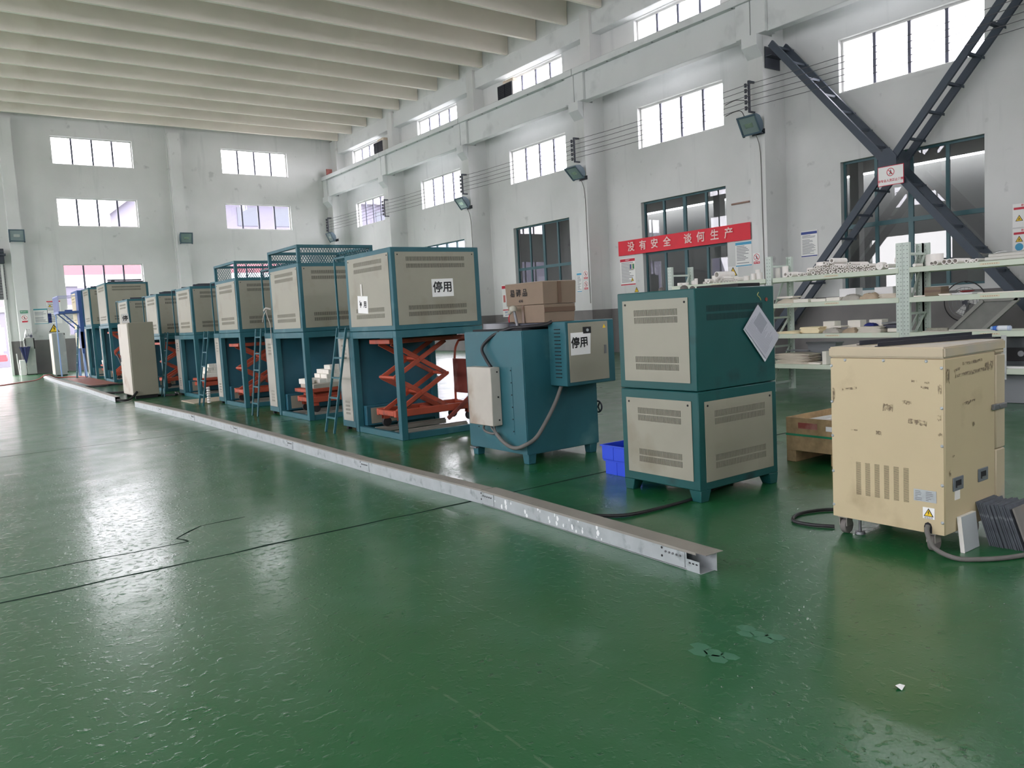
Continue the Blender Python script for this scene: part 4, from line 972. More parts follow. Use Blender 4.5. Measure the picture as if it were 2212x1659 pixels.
# ---------------------------------------------------------------- storage racks
RX = 10.29
LV = (.43, .88, 1.335, 1.72)
def post(t, y, w=.09, x=RX, holes=True, s=1):
    b = B().box(x, y-w/2, 0, x+.003, y+w/2, 2.045) if s > 0 else B().box(x-.003, y-w/2, 0, x, y+w/2, 2.045)
    a, c = (x+.003, x+.05) if s > 0 else (x-.05, x-.003)
    b.box(a, y-w/2, 0, c, y-w/2+.003, 2.045).box(a, y+w/2-.003, 0, c, y+w/2, 2.045)
    p = b.build('post', RACKP, t, smooth=False)
    if holes:
        h = B(); m = plane('x', (x-.0004 if s > 0 else x-.0034, 0, 0))
        for k in range(38):
            for u in (-.022, .022): h.prism([(-y+u+.0055*math.cos(q*1.05), .08+k*.052+.0055*math.sin(q*1.05)) for q in range(6)], m, .0006)
        h.build('punched_holes', DARK, p, smooth=False, kind='stuff')
    B().box(min(x, x+s*.05)-.01, y-w/2+.001, 0, max(x, x+s*.05)+.01, y+w/2-.001, .006).build('foot_plate', RACKP, p)
def rack(label, y0, y1, pa, pb):
    t = thing('storage_rack', label, 'rack', (0, 0, 0), 0, 'pale green storage racks by the right wall')
    for y in (pa, pb):
        if y is None: continue
        post(t, y); post(t, y, x=RX+.56, s=-1)
        b = B()
        for z in (.12, .68, 1.12, 1.90): b.bar((RX+.05, y, z), (RX+.51, y, z), .02, .03)
        for a, c in ((.12, .68), (.68, 1.12), (1.12, 1.9)): b.bar((RX+.05, y+.01, a), (RX+.51, y+.01, c), .02, .025)
        b.build('frame_brace', RACKP, t)
    for z in LV:
        f = B().box(RX-.012, y0, z-.068, RX+.028, y1, z); f.build('front_beam', RACKG, t, bevel=.004)
        B().box(RX+.532, y0, z-.068, RX+.572, y1, z).build('rear_beam', RACKG, t, bevel=.004)
        for i in range(3):
            a = y0+.005+(y1-y0-.01)*i/3; B().box(RX+.03, a, z-.022, RX+.53, a+(y1-y0-.01)/3-.004, z-.004).build('shelf_panel', RACKG, t)
        if z > .5:
            q = B(); yc = y0+(y1-y0)*.5; rng = random.Random(int(z*100))
            B().box(RX-.0135, yc-.11, z-.043, RX-.012, yc+.11, z-.020).build('beam_sticker', M('faded_sticker', (214, 206, 178), .7), t, smooth=False)
            for i in range(7): q.box(RX-.0143, yc-.085+i*.025, z-.037, RX-.0136, yc-.071+i*.025, z-.026)
            q.build('sticker_print', M('brown_print', (176, 160, 136), .8), t, smooth=False)
    return t
rack('storage rack bay holding the big pile of white tubes', 5.47, 7.40, 7.475, 5.465)
rack('storage rack bay behind the tall green cabinet', 7.525, 9.42, 9.47, None)
rack('nearest storage rack bay with the red dish and brown parcel', 3.38, 5.33, 5.378, 3.335)
# ceramic tubes
TUBES = [(6.44, 1.899, .039), (6.552, 1.876, .025), (6.504, 1.859, .025), (6.407, 1.839, .019), (6.703, 1.828, .025), (6.598, 1.831, .022), (6.693, 1.8, .02), (6.642, 1.79, .023), (6.567, 1.797, .025), (6.51, 1.799, .022), (6.454, 1.814, .022), (6.41, 1.792, .024), (6.36, 1.809, .024), (6.291, 1.808, .026), (6.237, 1.795, .022), (6.205, 1.836, .021), (6.157, 1.839, .022), (6.178, 1.792, .021), (6.131, 1.797, .021), (6.073, 1.793, .021), (6.011, 1.786, .021), (5.959, 1.79, .023), (5.907, 1.794, .024), (6.805, 1.791, .022), (7.188, 1.764, .039), (7.103, 1.754, .033), (6.966, 1.744, .024), (6.883, 1.75, .023), (6.842, 1.747, .023), (6.728, 1.751, .03), (6.662, 1.742, .018), (6.602, 1.744, .024), (6.533, 1.744, .024), (6.462, 1.753, .032), (6.402, 1.741, .017), (6.342, 1.749, .029), (6.275, 1.748, .026), (6.21, 1.747, .023), (6.156, 1.746, .023), (6.101, 1.748, .024), (6.052, 1.74, .012), (6.011, 1.742, .012), (5.972, 1.742, .019), (5.919, 1.749, .02), (5.869, 1.749, .02), (5.816, 1.752, .022), (5.653, 1.764, .026)]
rng = random.Random(4)
def tube_at(y, z, r, L, label, grp, hole=.58, x=10.30, dy=0.):
    o = B().pipe((0, 0, 0), (L, dy, 0), r, r*hole, 16).build('ceramic_tube', CERAM, None, (x, y, z)); return tag(o, label, 'tube', grp)
ROWN = ('bottom row', 'middle of the pile', 'top of the pile')
cnt = [0, 0, 0]
for y, z, r in sorted(TUBES, key=lambda q: -q[0]):
    low = z-r < 1.735; k = 0 if low else (1 if z < 1.815 else 2)
    tube_at(y, 1.7205+r if low else z, r, rng.uniform(.26, .42), '%s white tube from the left in the %s on the top shelf' % (NTH[cnt[k]], ROWN[k]), 'white ceramic tubes piled on the top shelf', x=10.295+rng.uniform(0, .03)); cnt[k] += 1
tube_at(5.739, 1.7705, .05, .12, 'thick white ceramic disc with a tiny hole at the right end of the tube pile', None, hole=.12)
def cyl_at(x, y, z, r, h, label, grp=None, hole=0.):
    b = B()
    if hole: b.pipe((0, 0, 0), (0, 0, h), r, r*hole, 18)
    else: b.cyl((0, 0, 0), (0, 0, h), r, n=18)
    return tag(b.build('ceramic_crucible', CERAM, None, (x, y, z), bevel=0 if hole else .004), label, 'crucible', grp)
tag(B().cyl((0, 0, 0), (.26, 0, 0), .045, n=20).build('ceramic_rod', CERAM, None, (10.50, 5.60, 1.835), bevel=.006), 'solid white ceramic rod lying at the back near the double post', 'rod')
tag(B().cyl((0, 0, 0), (.22, 0, 0), .032, n=20).build('ceramic_rod', CERAM, None, (10.52, 6.16, 1.83), bevel=.006), 'solid white ceramic rod lying on the pile, behind the thin tubes', 'rod')
cyl_at(10.50, 7.46, 1.7205, .036, .155, 'white ceramic cup standing just right of the pillar post on the top shelf')
cyl_at(10.46, 7.30, 1.7205, .045, .17, 'tall white ceramic cup at the left end of the tube pile')
cyl_at(10.62, 6.97, 1.7205, .06, .12, 'low white ceramic cup behind the tube pile')
cyl_at(10.62, 6.80, 1.7205, .075, .19, 'wide white two-tier ceramic pot behind the tube pile', hole=.7)
# bay behind the cabinet
cnt = [0, 0]
for y, z, r in sorted(((8.405, 1.808, .014), (8.435, 1.796, .014), (8.341, 1.79, .014), (8.377, 1.778, .014), (8.532, 1.7355, .015), (8.484, 1.7355, .015), (8.413, 1.7365, .016), (8.343, 1.7355, .015), (8.285, 1.7365, .016), (8.239, 1.7365, .016), (8.17, 1.7335, .013), (8.079, 1.740, .019), (8.12, 1.7405, .02), (8.46, 1.764, .013), (8.50, 1.764, .013), (8.38, 1.764, .013), (8.32, 1.764, .012), (8.45, 1.78, .012), (8.134, 1.771, .016)), key=lambda q: -q[0]):
    k = 0 if z < 1.745 else 1
    tube_at(y, z, r, rng.uniform(.25, .4), '%s thin tube from the left, %s of the heap behind the tall cabinet' % (NTH[cnt[k]], ('bottom row', 'upper part')[k]), 'thin white tubes behind the tall cabinet'); cnt[k] += 1
tube_at(8.50, 1.850, .052, .40, 'fat grey-white tube lying on top of the thin tube heap', None, hole=.75, x=10.34)
tube_at(8.646, 1.758, .037, .10, 'short white tube with a small hole, left of the thin tube heap', None, hole=.35)
tube_at(8.74, 1.7375, .017, .12, 'small white ring lying left of the thin tube heap', 'small white rings left of the tube heap')
tube_at(8.70, 1.7375, .017, .12, 'small white ring lying left of the thin tube heap', 'small white rings left of the tube heap')
cups = [(10.36, 9.30, .048, .05, 'low white disc at the far left of the top shelf'), (10.36, 9.18, .055, .045, 'flat white disc second from the far left of the top shelf'), (10.50, 9.13, .035, .07, 'small white cup behind the flat discs'), (10.44, 9.04, .035, .075, 'white cup between the discs and the beaker on the top shelf'), (10.36, 8.95, .028, .10, 'slim white beaker on the left top shelf'), (10.55, 8.87, .045, .085, 'grubby white cup behind the slim beaker'), (10.62, 8.74, .07, .13, 'tall white cup behind the short tube'), (10.36, 7.93, .046, .072, 'short white crucible right of the yellow triangle sign'), (10.52, 7.835, .04, .16, 'tall white crucible, back of the crucible cluster'), (10.36, 7.80, .040, .10, 'white crucible in the middle of the cluster'), (10.36, 7.69, .046, .105, 'white crucible at the right front of the cluster'), (10.52, 7.605, .038, .165, 'tall white crucible next to the rack post')]
for x, y, r, h, l in cups: cyl_at(x, y, 1.7205, r, h, l)
# near bay
for i, (y, r, h_) in enumerate(((5.052, .026, .7), (5.005, .031, .72), (4.898, .033, .72), (4.835, .034, .72), (4.765, .034, .72), (4.633, .023, .62), (4.590, .013, .3), (4.560, .016, .3), (4.517, .022, .65))):
    tube_at(y, 1.7205+r, r, .36, NTH[i]+' white tube from the double post in the row on the nearest top shelf', 'white tubes in a row on the nearest top shelf', hole=h_)
o = tag(B().pipe((0, 0, 0), (0, 0, .155), .105, .095, 32).build('ceramic_cylinder', CERAM, None, (10.60, 5.16, 1.7205)), 'large white ceramic ring behind the tubes on the nearest top shelf', 'ring')
tag(B().cyl((0, 0, 0), (.2, 0, 0), .022, n=14).build('ceramic_rod', CERAM, None, (10.33, 5.29, 1.743), bevel=.004), 'white rod end peeping past the double post', 'rod')
t = thing('wrapped_tubes', 'bundle of tubes wrapped in clear plastic on the nearest top shelf', 'bundle', (10.31, 3.45, 1.7205))
b = B()
for i in range(4): b.pipe((.03+i*.05, 0, .024), (.03+i*.05, .98, .024), .022, .015, 12)
for i in range(3): b.pipe((.055+i*.05, .03, .062), (.055+i*.05, .95, .062), .02, .014, 12)
b.build('tubes', CERAM, t)
b = B(); n = 10; rng = random.Random(9)
vs = []
for i in range(n+1):
    y = 1.06*i/n
    for x, z in ((0, .003), (-.012, .05), (.03, .098), (.10, .105), (.19, .095), (.235, .05), (.23, .003)): vs.append((x+rng.uniform(-.006, .006), y, max(.002, z+rng.uniform(-.014, .01)*(1 if i < n else 4))))
b.add(vs, [(i*7+k, i*7+k+1, (i+1)*7+k+1, (i+1)*7+k) for i in range(n) for k in range(6)]); b.build('plastic_wrap', glass_material('clear_plastic_wrap', (.9, .91, .9, 1), .12), t)
def stack(loc, w, d, hs, mat, label, cat='sheets', name='sheet_stack', jit=.012, sag=0., seed=1):
    """w along y, d along x; one child per sheet, edges uneven"""
    rng = random.Random(seed+int(loc[1]*100)); t = thing(name, label, cat, loc); z = 0
    for h in hs:
        ww = w*rng.uniform(.92, 1.03); dd = d*rng.uniform(.92, 1.02); n = 6; vs = []
        a = rng.uniform(-.03, .03)
        for i in range(n+1):
            y = -ww/2+ww*i/n; q = sag*((2*i/n-1)**2)
            for x, zz in ((0, 0), (0, h), (dd, h), (dd, 0)):
                e = rng.uniform(-.2, .2)*h if i in (0, n) and sag else 0
                vs.append((x+a*y+rng.uniform(-.002, .002), y+rng.uniform(-.003, .003), max(z, 0.0005)+max(0, zz-q*(1 if zz else 0)*.4)+e*0))
        b = B().add(vs, [(i*4+k, i*4+(k+1) % 4, (i+1)*4+(k+1) % 4, (i+1)*4+k) for i in range(n) for k in range(4)]+[(0, 1, 2, 3), (n*4+3, n*4+2, n*4+1, n*4)])
        b.build('sheet', mat, t, (rng.uniform(0, jit), rng.uniform(-jit, jit), 0)); z += h
    return t
def block(loc, w, d, h, mat, label, cat='block', name='white_block', rz=0., bev=.003):
    return tag(B().box(0, -w/2, 0, d, w/2, h).build(name, mat, None, loc, bevel=bev, rot=(0, 0, rz)), label, cat)
def crumple(loc, w, d, h, mat, label, cat='bag', name='plastic_bag', seed=1, droop=0.):
    rng = random.Random(seed); t = thing(name, label, cat, loc); n, k = 10, 8; vs = []
    for i in range(n+1):
        for j in range(k+1):
            u, v = i/n, j/k; e = min(u, 1-u, v, 1-v)*2
            z = h*min(1, (e*1.9)**.6)*rng.uniform(.72, 1.08) if e > 0 else .001
            x = d*v+rng.uniform(-.01, .01); y = w*(u-.5)+rng.uniform(-.01, .01)
            if droop and v == 0: x = -.038; z = -droop*rng.uniform(.6, 1)
            vs.append((x, y, z))
    b = B().add(vs, [(i*(k+1)+j, i*(k+1)+j+1, (i+1)*(k+1)+j+1, (i+1)*(k+1)+j) for i in range(n) for j in range(k)])
    b.add([vs[i*(k+1)] for i in range(n+1)]+[vs[i*(k+1)+k] for i in range(n+1)], [(i, i+1, n+2+i, n+1+i) for i in range(n)])
    b.build('bag_skin' if cat == 'bag' else 'cloth', mat, t); return t
X0 = RX+.02
# shelf at 1.335, middle bay
crumple((X0, 7.23, 1.336), .34, .34, .075, FELT, 'limp beige cloth bag hanging over the third shelf edge', seed=2, droop=.05)
stack((X0+.10, 7.30, 1.412), .28, .22, [.012, .014], FELTW, 'two white sheets on the limp beige bag')
block((X0, 6.95, 1.336), .245, .20, .05, WHITEB, 'flat white block right of the limp beige bag')
block((X0, 6.665, 1.336), .235, .20, .042, WHITEB, 'flat white block, middle of three on the third shelf')
block((X0, 6.435, 1.336), .205, .20, .05, WHITEB, 'flat white block, right of three on the third shelf')
block((X0+.20, 6.33, 1.336), .25, .18, .165, M('white_box', (228, 228, 228), .6), 'upright white box behind the flat blocks', 'box', 'white_box')
crumple((X0, 6.19, 1.336), .28, .18, .08, BAGC, 'crinkled grey plastic bag in front of the upright white box', seed=3)
crumple((X0+.02, 5.93, 1.336), .28, .17, .085, M('tan_bag', (176, 158, 136), .6, var=.15, vs=7., bump=.3, bs=16), 'tan wrinkled paper bag on the third shelf', seed=4)
block((X0+.20, 5.80, 1.336), .26, .16, .155, M('white_box', (228, 228, 228), .6), 'white box behind the tan bag', 'box', 'white_box')
stack((X0-.02, 5.63, 1.336), .25, .2, [.012, .012, .014, .012, .012], FELT, 'loose stack of grey-beige sheets beside the double post', sag=.01)
# shelf at .88
stack((X0, 7.18, .881), .40, .34, [.012, .012, .012], M('cream_felt', (236, 222, 186), .9, var=.04), 'cream sheets at the left of the second shelf', sag=.02)
stack((X0+.06, 6.86, .881), .32, .30, [.022, .022, .014, .016, .014], M('cream_felt', (236, 222, 186), .9, var=.04), 'taller pile of cream boards on the second shelf')
block((X0+.25, 6.66, .881), .185, .16, .16, WHITEB, 'left of three white cubes at the back of the second shelf')
block((X0+.25, 6.27, .881), .19, .16, .165, WHITEB, 'middle of three white cubes at the back of the second shelf')
block((X0+.25, 5.95, .881), .185, .16, .168, WHITEB, 'right of three white cubes at the back of the second shelf')
crumple((X0-.01, 6.49, .881), .27, .24, .075, BAGC, 'shiny clear plastic bag on the second shelf', seed=6)
stack((X0+.05, 6.46, .957), .2, .2, [.01, .01], FELTW, 'white sheets lying on the shiny plastic bag')
crumple((X0, 6.21, .881), .23, .26, .07, M('tan_bag', (176, 158, 136), .6), 'tan paper packet beside the shiny plastic bag', seed=7)
stack((X0-.01, 5.90, .881), .34, .32, [.016, .016, .018, .016, .016], M('grey_felt', (206, 200, 188), .9, var=.05), 'folded grey-white sheets beside the tan packet', sag=.012)
crumple((X0+.12, 5.98, .965), .16, .14, .045, M('blue_cloth', (36, 46, 120), .8), 'dark blue cloth on the folded sheets', 'cloth', 'blue_cloth', seed=8)
block((X0+.1, 5.62, .881), .16, .26, .05, FELTW, 'white board against the double post on the second shelf', 'board', 'board')
t = thing('dark_tray', 'dark perforated tray behind the double post on the second shelf', 'tray', (X0+.12, 5.65, .932)); B().box(0, -.12, 0, .3, .12, .05).build('tray_body', M('dark_tray', (60, 62, 76), .5), t, bevel=.004); B().box(-.02, -.13, .062, .32, .13, .075).build('tray_lid', GREYB, t)
# shelf at .43
stack((X0-.01, 7.12, .431), .58, .31, [.022, .02, .024, .022, .024, .02, .022], FELT, 'thick pile of folded beige felt on the lowest shelf', sag=.03)
stack((X0-.01, 6.775, .431), .27, .26, [.008, .008, .01], FELTW, 'thin white sheets right of the felt pile')
block((X0-.01, 6.58, .431), .065, .12, .19, WHITEB, 'upright white block next to the beige cabinet')
t = thing('grey_tub', 'grey plastic tub at the back of the lowest shelf', 'tub', (RX+.38, 6.85, .431))
m = B(); m.add([(0, -.19, 0), (.15, -.19, 0), (.15, .19, 0), (0, .19, 0), (-.02, -.24, .29), (.17, -.24, .29), (.17, .24, .29), (-.02, .24, .29)], [(0, 3, 2, 1), (4, 5, 6, 7), (0, 1, 5, 4), (1, 2, 6, 5), (2, 3, 7, 6), (3, 0, 4, 7)]).build('tub_body', GREYB, t, bevel=.008); B().box(-.035, -.25, .28, .18, .25, .30).build('rim', GREYB, t, bevel=.004)
block((RX+.30, 7.24, .60), .4, .2, .012, GREYB, 'grey sheet on the back of the felt pile', 'sheet', 'grey_sheet')
# near bay items
t = thing('brown_parcel', 'small taped brown parcel on the third shelf of the nearest rack', 'parcel', (X0+.02, 5.06, 1.336)); B().box(0, -.105, 0, .22, .10, .115).build('carton', CARD, t, bevel=.006); B().box(-.001, -.106, .045, .221, .101, .075).build('tape', TAPE, t)
t = thing('red_dish', 'shallow dark red dish standing on a white tray', 'dish', (X0+.16, 4.70, 1.362)); B().lathe([(.05, 0), (.075, .008), (.085, .022), (.078, .022), (.05, .010)], (0, 0, 0), 24).build('dish_bowl', M('dark_red', (140, 44, 50), .4), t)
t = thing('white_tray', 'white tray under the red dish', 'tray', (X0+.02, 4.70, 1.336)); B().box(0, -.12, 0, .28, .12, .012).box(-.005, -.125, .012, .285, .125, .022).build('tray_body', M('white_tray', (226, 226, 228), .4), t, bevel=.003)
stack((X0, 5.23, 1.336), .15, .25, [.008, .006], FELTW, 'white sheets by the double post on the nearest third shelf')
stack((X0, 4.90, 1.336), .14, .2, [.012, .01], FELTW, 'small white pieces between the parcel and the tray')
block((X0, 4.26, 1.336), .5, .3, .012, FELTW, 'long white board on the nearest third shelf', 'board', 'white_board')
t = thing('newspaper_roll', 'rolled grey newspaper on the second shelf of the nearest rack', 'roll', (X0+.02, 5.14, .881)); B().pipe((.02, 0, .024), (.05, -.25, .024), .024, .016, 12).build('roll', M('newsprint', (150, 148, 136), .9, var=.2, vs=30.), t)
t = thing('bottle', 'blue-capped clear bottle lying on the second shelf of the nearest rack', 'bottle', (X0+.03, 4.37, .912)); B().cyl((0, -.07, 0), (0, -.225, 0), .031, n=18).build('bottle_body', M('pale_bottle', (198, 208, 232), .25), t, bevel=.008, seg=2); B().cyl((0, -.028, 0), (0, -.07, 0), .026, .031, n=18).build('shoulder', M('bottle_blue', (60, 110, 200), .3), t); B().cyl((0, 0, 0), (0, -.03, 0), .022, n=16).build('cap', M('bottle_cap', (160, 190, 226), .3), t, bevel=.004); B().cyl((0, -.09, 0), (0, -.19, 0), .0315, n=18, caps=False).build('label', M('bottle_label', (226, 230, 238), .5), t)
stack((X0, 4.75, .881), .9, .36, [.006], FELTW, 'large white sheet covering the nearest second shelf', name='cover_sheet')
t = thing('dark_machine', 'dark box-shaped instrument on the lowest shelf of the nearest rack', 'machine', (X0+.13, 3.45, .431)); B().box(0, 0, 0, .42, .94, .38).build('case', M('dark_case', (44, 52, 54), .4), t, bevel=.02, seg=2); B().box(-.012, .5, .08, 0, .86, .24).build('front_recess', INK, t, bevel=.004); B().cyl((-.012, .62, .17), (-.03, .62, .17), .035).build('dial', GREYS, t)
stack((X0-.02, 4.05, .431), .45, .12, [.008, .008, .006], PAPER, 'white papers at the front edge of the lowest nearest shelf')
t = thing('clear_tape_strip', 'strip of clear tape hanging from the nearest rack shelf', 'tape', (RX-.016, 4.20, .30)); B().box(0, -.03, 0, .001, .03, .53).build('strip', M('frosted_tape', (188, 192, 190), .2, var=.15, vs=20.), t, smooth=False)
for i in range(3): tag(B().box(0, 0, 0, .03, .26, .34).build('grey_board', GREYB, None, (RX+.15+i*.055, 4.02+i*.04, .003), bevel=.004, rot=(0, .12, .1+.12*i)), ('front grey board leaning under the nearest rack', 'middle grey board leaning under the nearest rack', 'rear grey board leaning under the nearest rack')[i], 'board')
# ---------------------------------------------------------------- things on and by the right wall
t = thing('cross_brace', 'dark steel lattice cross brace between two wall pillars', 'brace', (0, 0, 0))
CY, CZ, SL = 9.18, 4.15, 1.18
for sy in (1, -1):
    for e in (1, -1):
        far = (CY+sy*e*2.86, CZ+e*2.86*SL) if e > 0 else (CY+sy*e*2.95, CZ+e*2.95*SL)
        st = (CY+sy*e*.10, CZ+e*.10*SL)
        for x in (16.86, 17.40):
            d = Vector((0, far[0]-st[0], far[1]-st[1])).normalized(); up = Vector((1, 0, 0)); nn = Vector((0, -d.z, d.y))
            b = B(); p = Vector((x, *st)); q = Vector((x, *far)); b.bar(p, q, .155, .012, (1, 0, 0))
            for s_ in (1, -1): b.bar(p+nn*s_*.0715+Vector((.03, 0, 0)), q+nn*s_*.0715+Vector((.03, 0, 0)), .012, .06, (1, 0, 0))
            b.build('chord', IRONF, t, smooth=False)
        L = math.hypot(far[0]-st[0], far[1]-st[1]); n = 7
        for i in range(n):
            k = (i+.75)/n; y = st[0]+(far[0]-st[0])*k; z = st[1]+(far[1]-st[1])*k
            b = B().box(16.86, y-.075, z, 17.56, y+.075, z+.012).box(16.86, y-.075, z-.04, 17.56, y-.063, z)
            b.build('batten', IRONF, t, smooth=False)
for x in (16.85, 17.42): B().prism([(-.20, -.16), (-.06, -.34), (.06, -.34), (.20, -.16), (.20, .16), (.06, .34), (-.06, .34), (-.20, .16)], plane('x', (x, CY, CZ)), .012).build('gusset_plate', IRONF, t, smooth=False)
for sy in (1, -1): B().box(16.88, CY+sy*2.93-.09, 7.25, 17.46, CY+sy*2.93+.09, 7.27).box(16.88, CY+sy*3.025-.008, 7.0, 17.46, CY+sy*3.025+.008, 7.5).build('end_bracket', IRON, t)
t = thing('warning_board', 'white no-climbing board with a red border on the centre of the cross brace', 'sign', (16.80, 9.08, 3.90))
m = plane('x', (0, 0, 0)); rect(B(), m, -.285, -.205, .285, .205, .006).build('border', RED, t, smooth=False); s = rect(B(), m, -.272, -.192, .272, .192, .002, .006).build('board', PAPER, t, smooth=False)
b = B()
def ring(b, m, r, w, n=28, z=.009):
    mm = m @ Matrix.Translation((0, 0, z))
    for i in range(n):
        a0, a1 = 2*math.pi*i/n, 2*math.pi*(i+1)/n
        b.prism([((r-w)*math.cos(a0), (r-w)*math.sin(a0)), (r*math.cos(a0), r*math.sin(a0)), (r*math.cos(a1), r*math.sin(a1)), ((r-w)*math.cos(a1), (r-w)*math.sin(a1))], mm, .001)
    return b
def prohibit(parent, m, r, glyph=True, z=.009):
    b = ring(B(), m, r, r*.16, z=z); b.prism([(-r*.62, r*.50), (-r*.50, r*.62), (r*.62, -r*.50), (r*.50, -r*.62)], m @ Matrix.Translation((0, 0, z+.001)), .001); b.build('prohibition_ring', RED, parent, smooth=False)
    if glyph:
        mm = m @ Matrix.Translation((0, 0, z-.001)); q = B()
        q.prism([(.14*r*math.cos(i*.785), .42*r+.14*r*math.sin(i*.785)) for i in range(8)], mm, .001); q.prism([(-.22*r, .25*r), (.22*r, .25*r), (.14*r, -.2*r), (.34*r, -.55*r), (.16*r, -.58*r), (0, -.25*r), (-.2*r, -.58*r), (-.36*r, -.5*r), (-.14*r, -.15*r)], mm, .001); q.build('pictogram', INK, parent, smooth=False)
prohibit(t, m @ Matrix.Translation((0, .07, 0)), .085)
text('非专业人员禁止攀爬', .062, m @ Matrix.Translation((0, -.105, .009)), RED, t, .0016)
# banner over the window
t = thing('banner', 'long red banner with white characters hung across the second lower window', 'banner', (17.60, 15.8, 3.24))
b = B(); n = 24; vs = []
for i in range(n+1):
    u = -2.49+4.98*i/n; w_ = .012*math.sin(i*1.9)+.008*math.sin(i*.7)
    for v in (-.225, 0, .225): vs.append((w_*(1 if v else .4), -u, v))
    for v in (-.225, 0, .225): vs.append((w_*(1 if v else .4)+.004, -u, v))
b.add(vs, [(i*6+k, i*6+k+1, (i+1)*6+k+1, (i+1)*6+k) for i in range(n) for k in (0, 1)]+[(i*6+k+1, i*6+k, (i+1)*6+k, (i+1)*6+k+1) for i in range(n) for k in (3, 4)]); b.build('cloth', BANR, t)
for ch, y in zip('没有安全谈何生产', (17.71, 17.21, 16.73, 16.23, 15.44, 14.97, 14.48, 14.0)): text(ch, .30, plane('x', (-.026, y-15.8, 0)), BANW, t, .006)
# printed notices
def lines(parent, m, u0, u1, v0, v1, n, mat=GINK, z=.004, seed=0, gap=.5, minl=.5):
    rng = random.Random(seed+n); g = B(); s = (v0-v1)/n
    for i in range(n):
        if rng.random() < .1: continue
        rect(g, m, u0, v0-s*(i+1-gap), u0+(u1-u0)*rng.uniform(minl, 1), v0-s*i-s*.1*0, .0004, z)
    g.build('print_lines', mat, parent, smooth=False)
def notice(face, loc, w, h, label, head, hh=.12, nl=12, foot=None, name='wall_notice', title=None, border=None, frame=False):
    t = thing(name, label, 'notice', loc); m = plane(face, (0, 0, 0))
    if frame: rect(B(), m, -w/2-.012, -h/2-.012, w/2+.012, h/2+.012, .008).build('frame', SILL, t, smooth=False)
    rect(B(), m, -w/2, -h/2, w/2, h/2, .002, .008 if frame else .0).build('sheet', PAPER, t, smooth=False)
    z = .0105 if frame else .0025
    if head: rect(B(), m, -w/2*.98, h/2-hh*h*1.25, w/2*.98, h/2-hh*h*.25, .0004, z).build('header', head, t, smooth=False)
    if foot: rect(B(), m, -w/2*.98, -h/2+.01*h, w/2*.98, -h/2+.05*h, .0004, z).build('footer', foot, t, smooth=False)
    if nl: lines(t, m, -w*.42, w*.42, h/2-hh*h*1.6, -h/2+.09*h, nl, z=z, seed=int(abs(loc[1])*10))
    if title: text(title, hh*h*.55, m @ Matrix.Translation((0, h/2-hh*h*.75, z+.001)), PAPER, t, .0005)
    return t, m, z
WN_ = 17.655
t, m, z = notice('x', (WN_, 17.97, 2.51), .66, .84, 'white wall notice with a red header and figures, under the banner left end', RED, .10, 14, foot=RED, title='安全生产')
rect(B(), m, .08, .06, .30, .24, .0004, z+.0006).build('picture_patch', M('figure_patch', (200, 196, 176), .7), t, smooth=False); rect(B(), m, .10, .08, .16, .22, .0004, z+.0012).build('figure', BLUED, t, smooth=False); rect(B(), m, .22, .08, .28, .22, .0004, z+.0012).build('figure', GRN, t, smooth=False)
warn(t, m @ Matrix.Translation((.19, -.25, z)), .13, 'fan', white=False)
t, m, z = notice('x', (WN_, 24.45, 1.90), .66, 1.2, 'white wall notice with red bands half hidden by the carton', RED, .09, 0)
rect(B(), m, -.32, -.36, .32, -.32, .0004, z).build('lower_band', RED, t, smooth=False); rect(B(), m, -.26, -.05, -.12, .22, .0004, z).build('red_picture', M('rose_patch', (200, 120, 116), .7), t, smooth=False); lines(t, m, -.08, .3, .36, -.28, 14, z=z); lines(t, m, -.2, .3, -.40, -.56, 4, BLUED, z=z)
t, m, z = notice('x', (WN_, 13.59, 2.66), .53, .66, 'white wall notice with a sky blue header under the banner right end', BLUEP, .11, 12, foot=BLUEP)
t, m, z = notice('x', (WN_, 20.28, 2.33), .24, .64, 'narrow white notice with a blue tab beside the pillar signs', BLUEP, .10, 14, foot=BLUEP)
t, m, z = notice('x', (WN_, 11.62, 2.72), .45, .63, 'framed notice with dark blue bands right of the pillar', BLUED, .10, 18, foot=BLUED, frame=True)
t = thing('warning_sign', 'yellow fan-shaped warning triangle on the wall above the heap of thin tubes', 'sign', (WN_, 13.95, 2.20)); warn(t, plane('x', (0, 0, 0)), .28, 'fan')
t = thing('warning_sign', 'yellow electric triangle on the wall just above the tall green cabinet', 'sign', (WN_, 17.62, 1.93)); warn(t, plane('x', (0, 0, 0)), .19, 'bolt', white=False)
for lab_, y, z, r in (('round red prohibition sign, upper of two on the pillar by the carton', 19.0, 2.54, .085), ('round red prohibition sign, lower of two on the pillar by the carton', 19.0, 2.21, .085), ('round red prohibition sign on the pillar near the banner right end', 12.55, 2.48, .085)):
    t = thing('prohibition_sign', lab_, 'sign', (16.815, y, z)); m = plane('x', (0, 0, 0)); rect(B(), m, -.10, -.17, .10, .10, .002).build('sheet', PAPER, t, smooth=False); prohibit(t, m, r, z=.003); rect(B(), m, -.09, -.165, .09, -.105, .0006, .0025).build('red_caption', RED, t, smooth=False); text('禁止烟火' if z != 2.48 else '禁止攀登', .036, m @ Matrix.Translation((0, -.135, .0034)), PAPER, t, .0004)
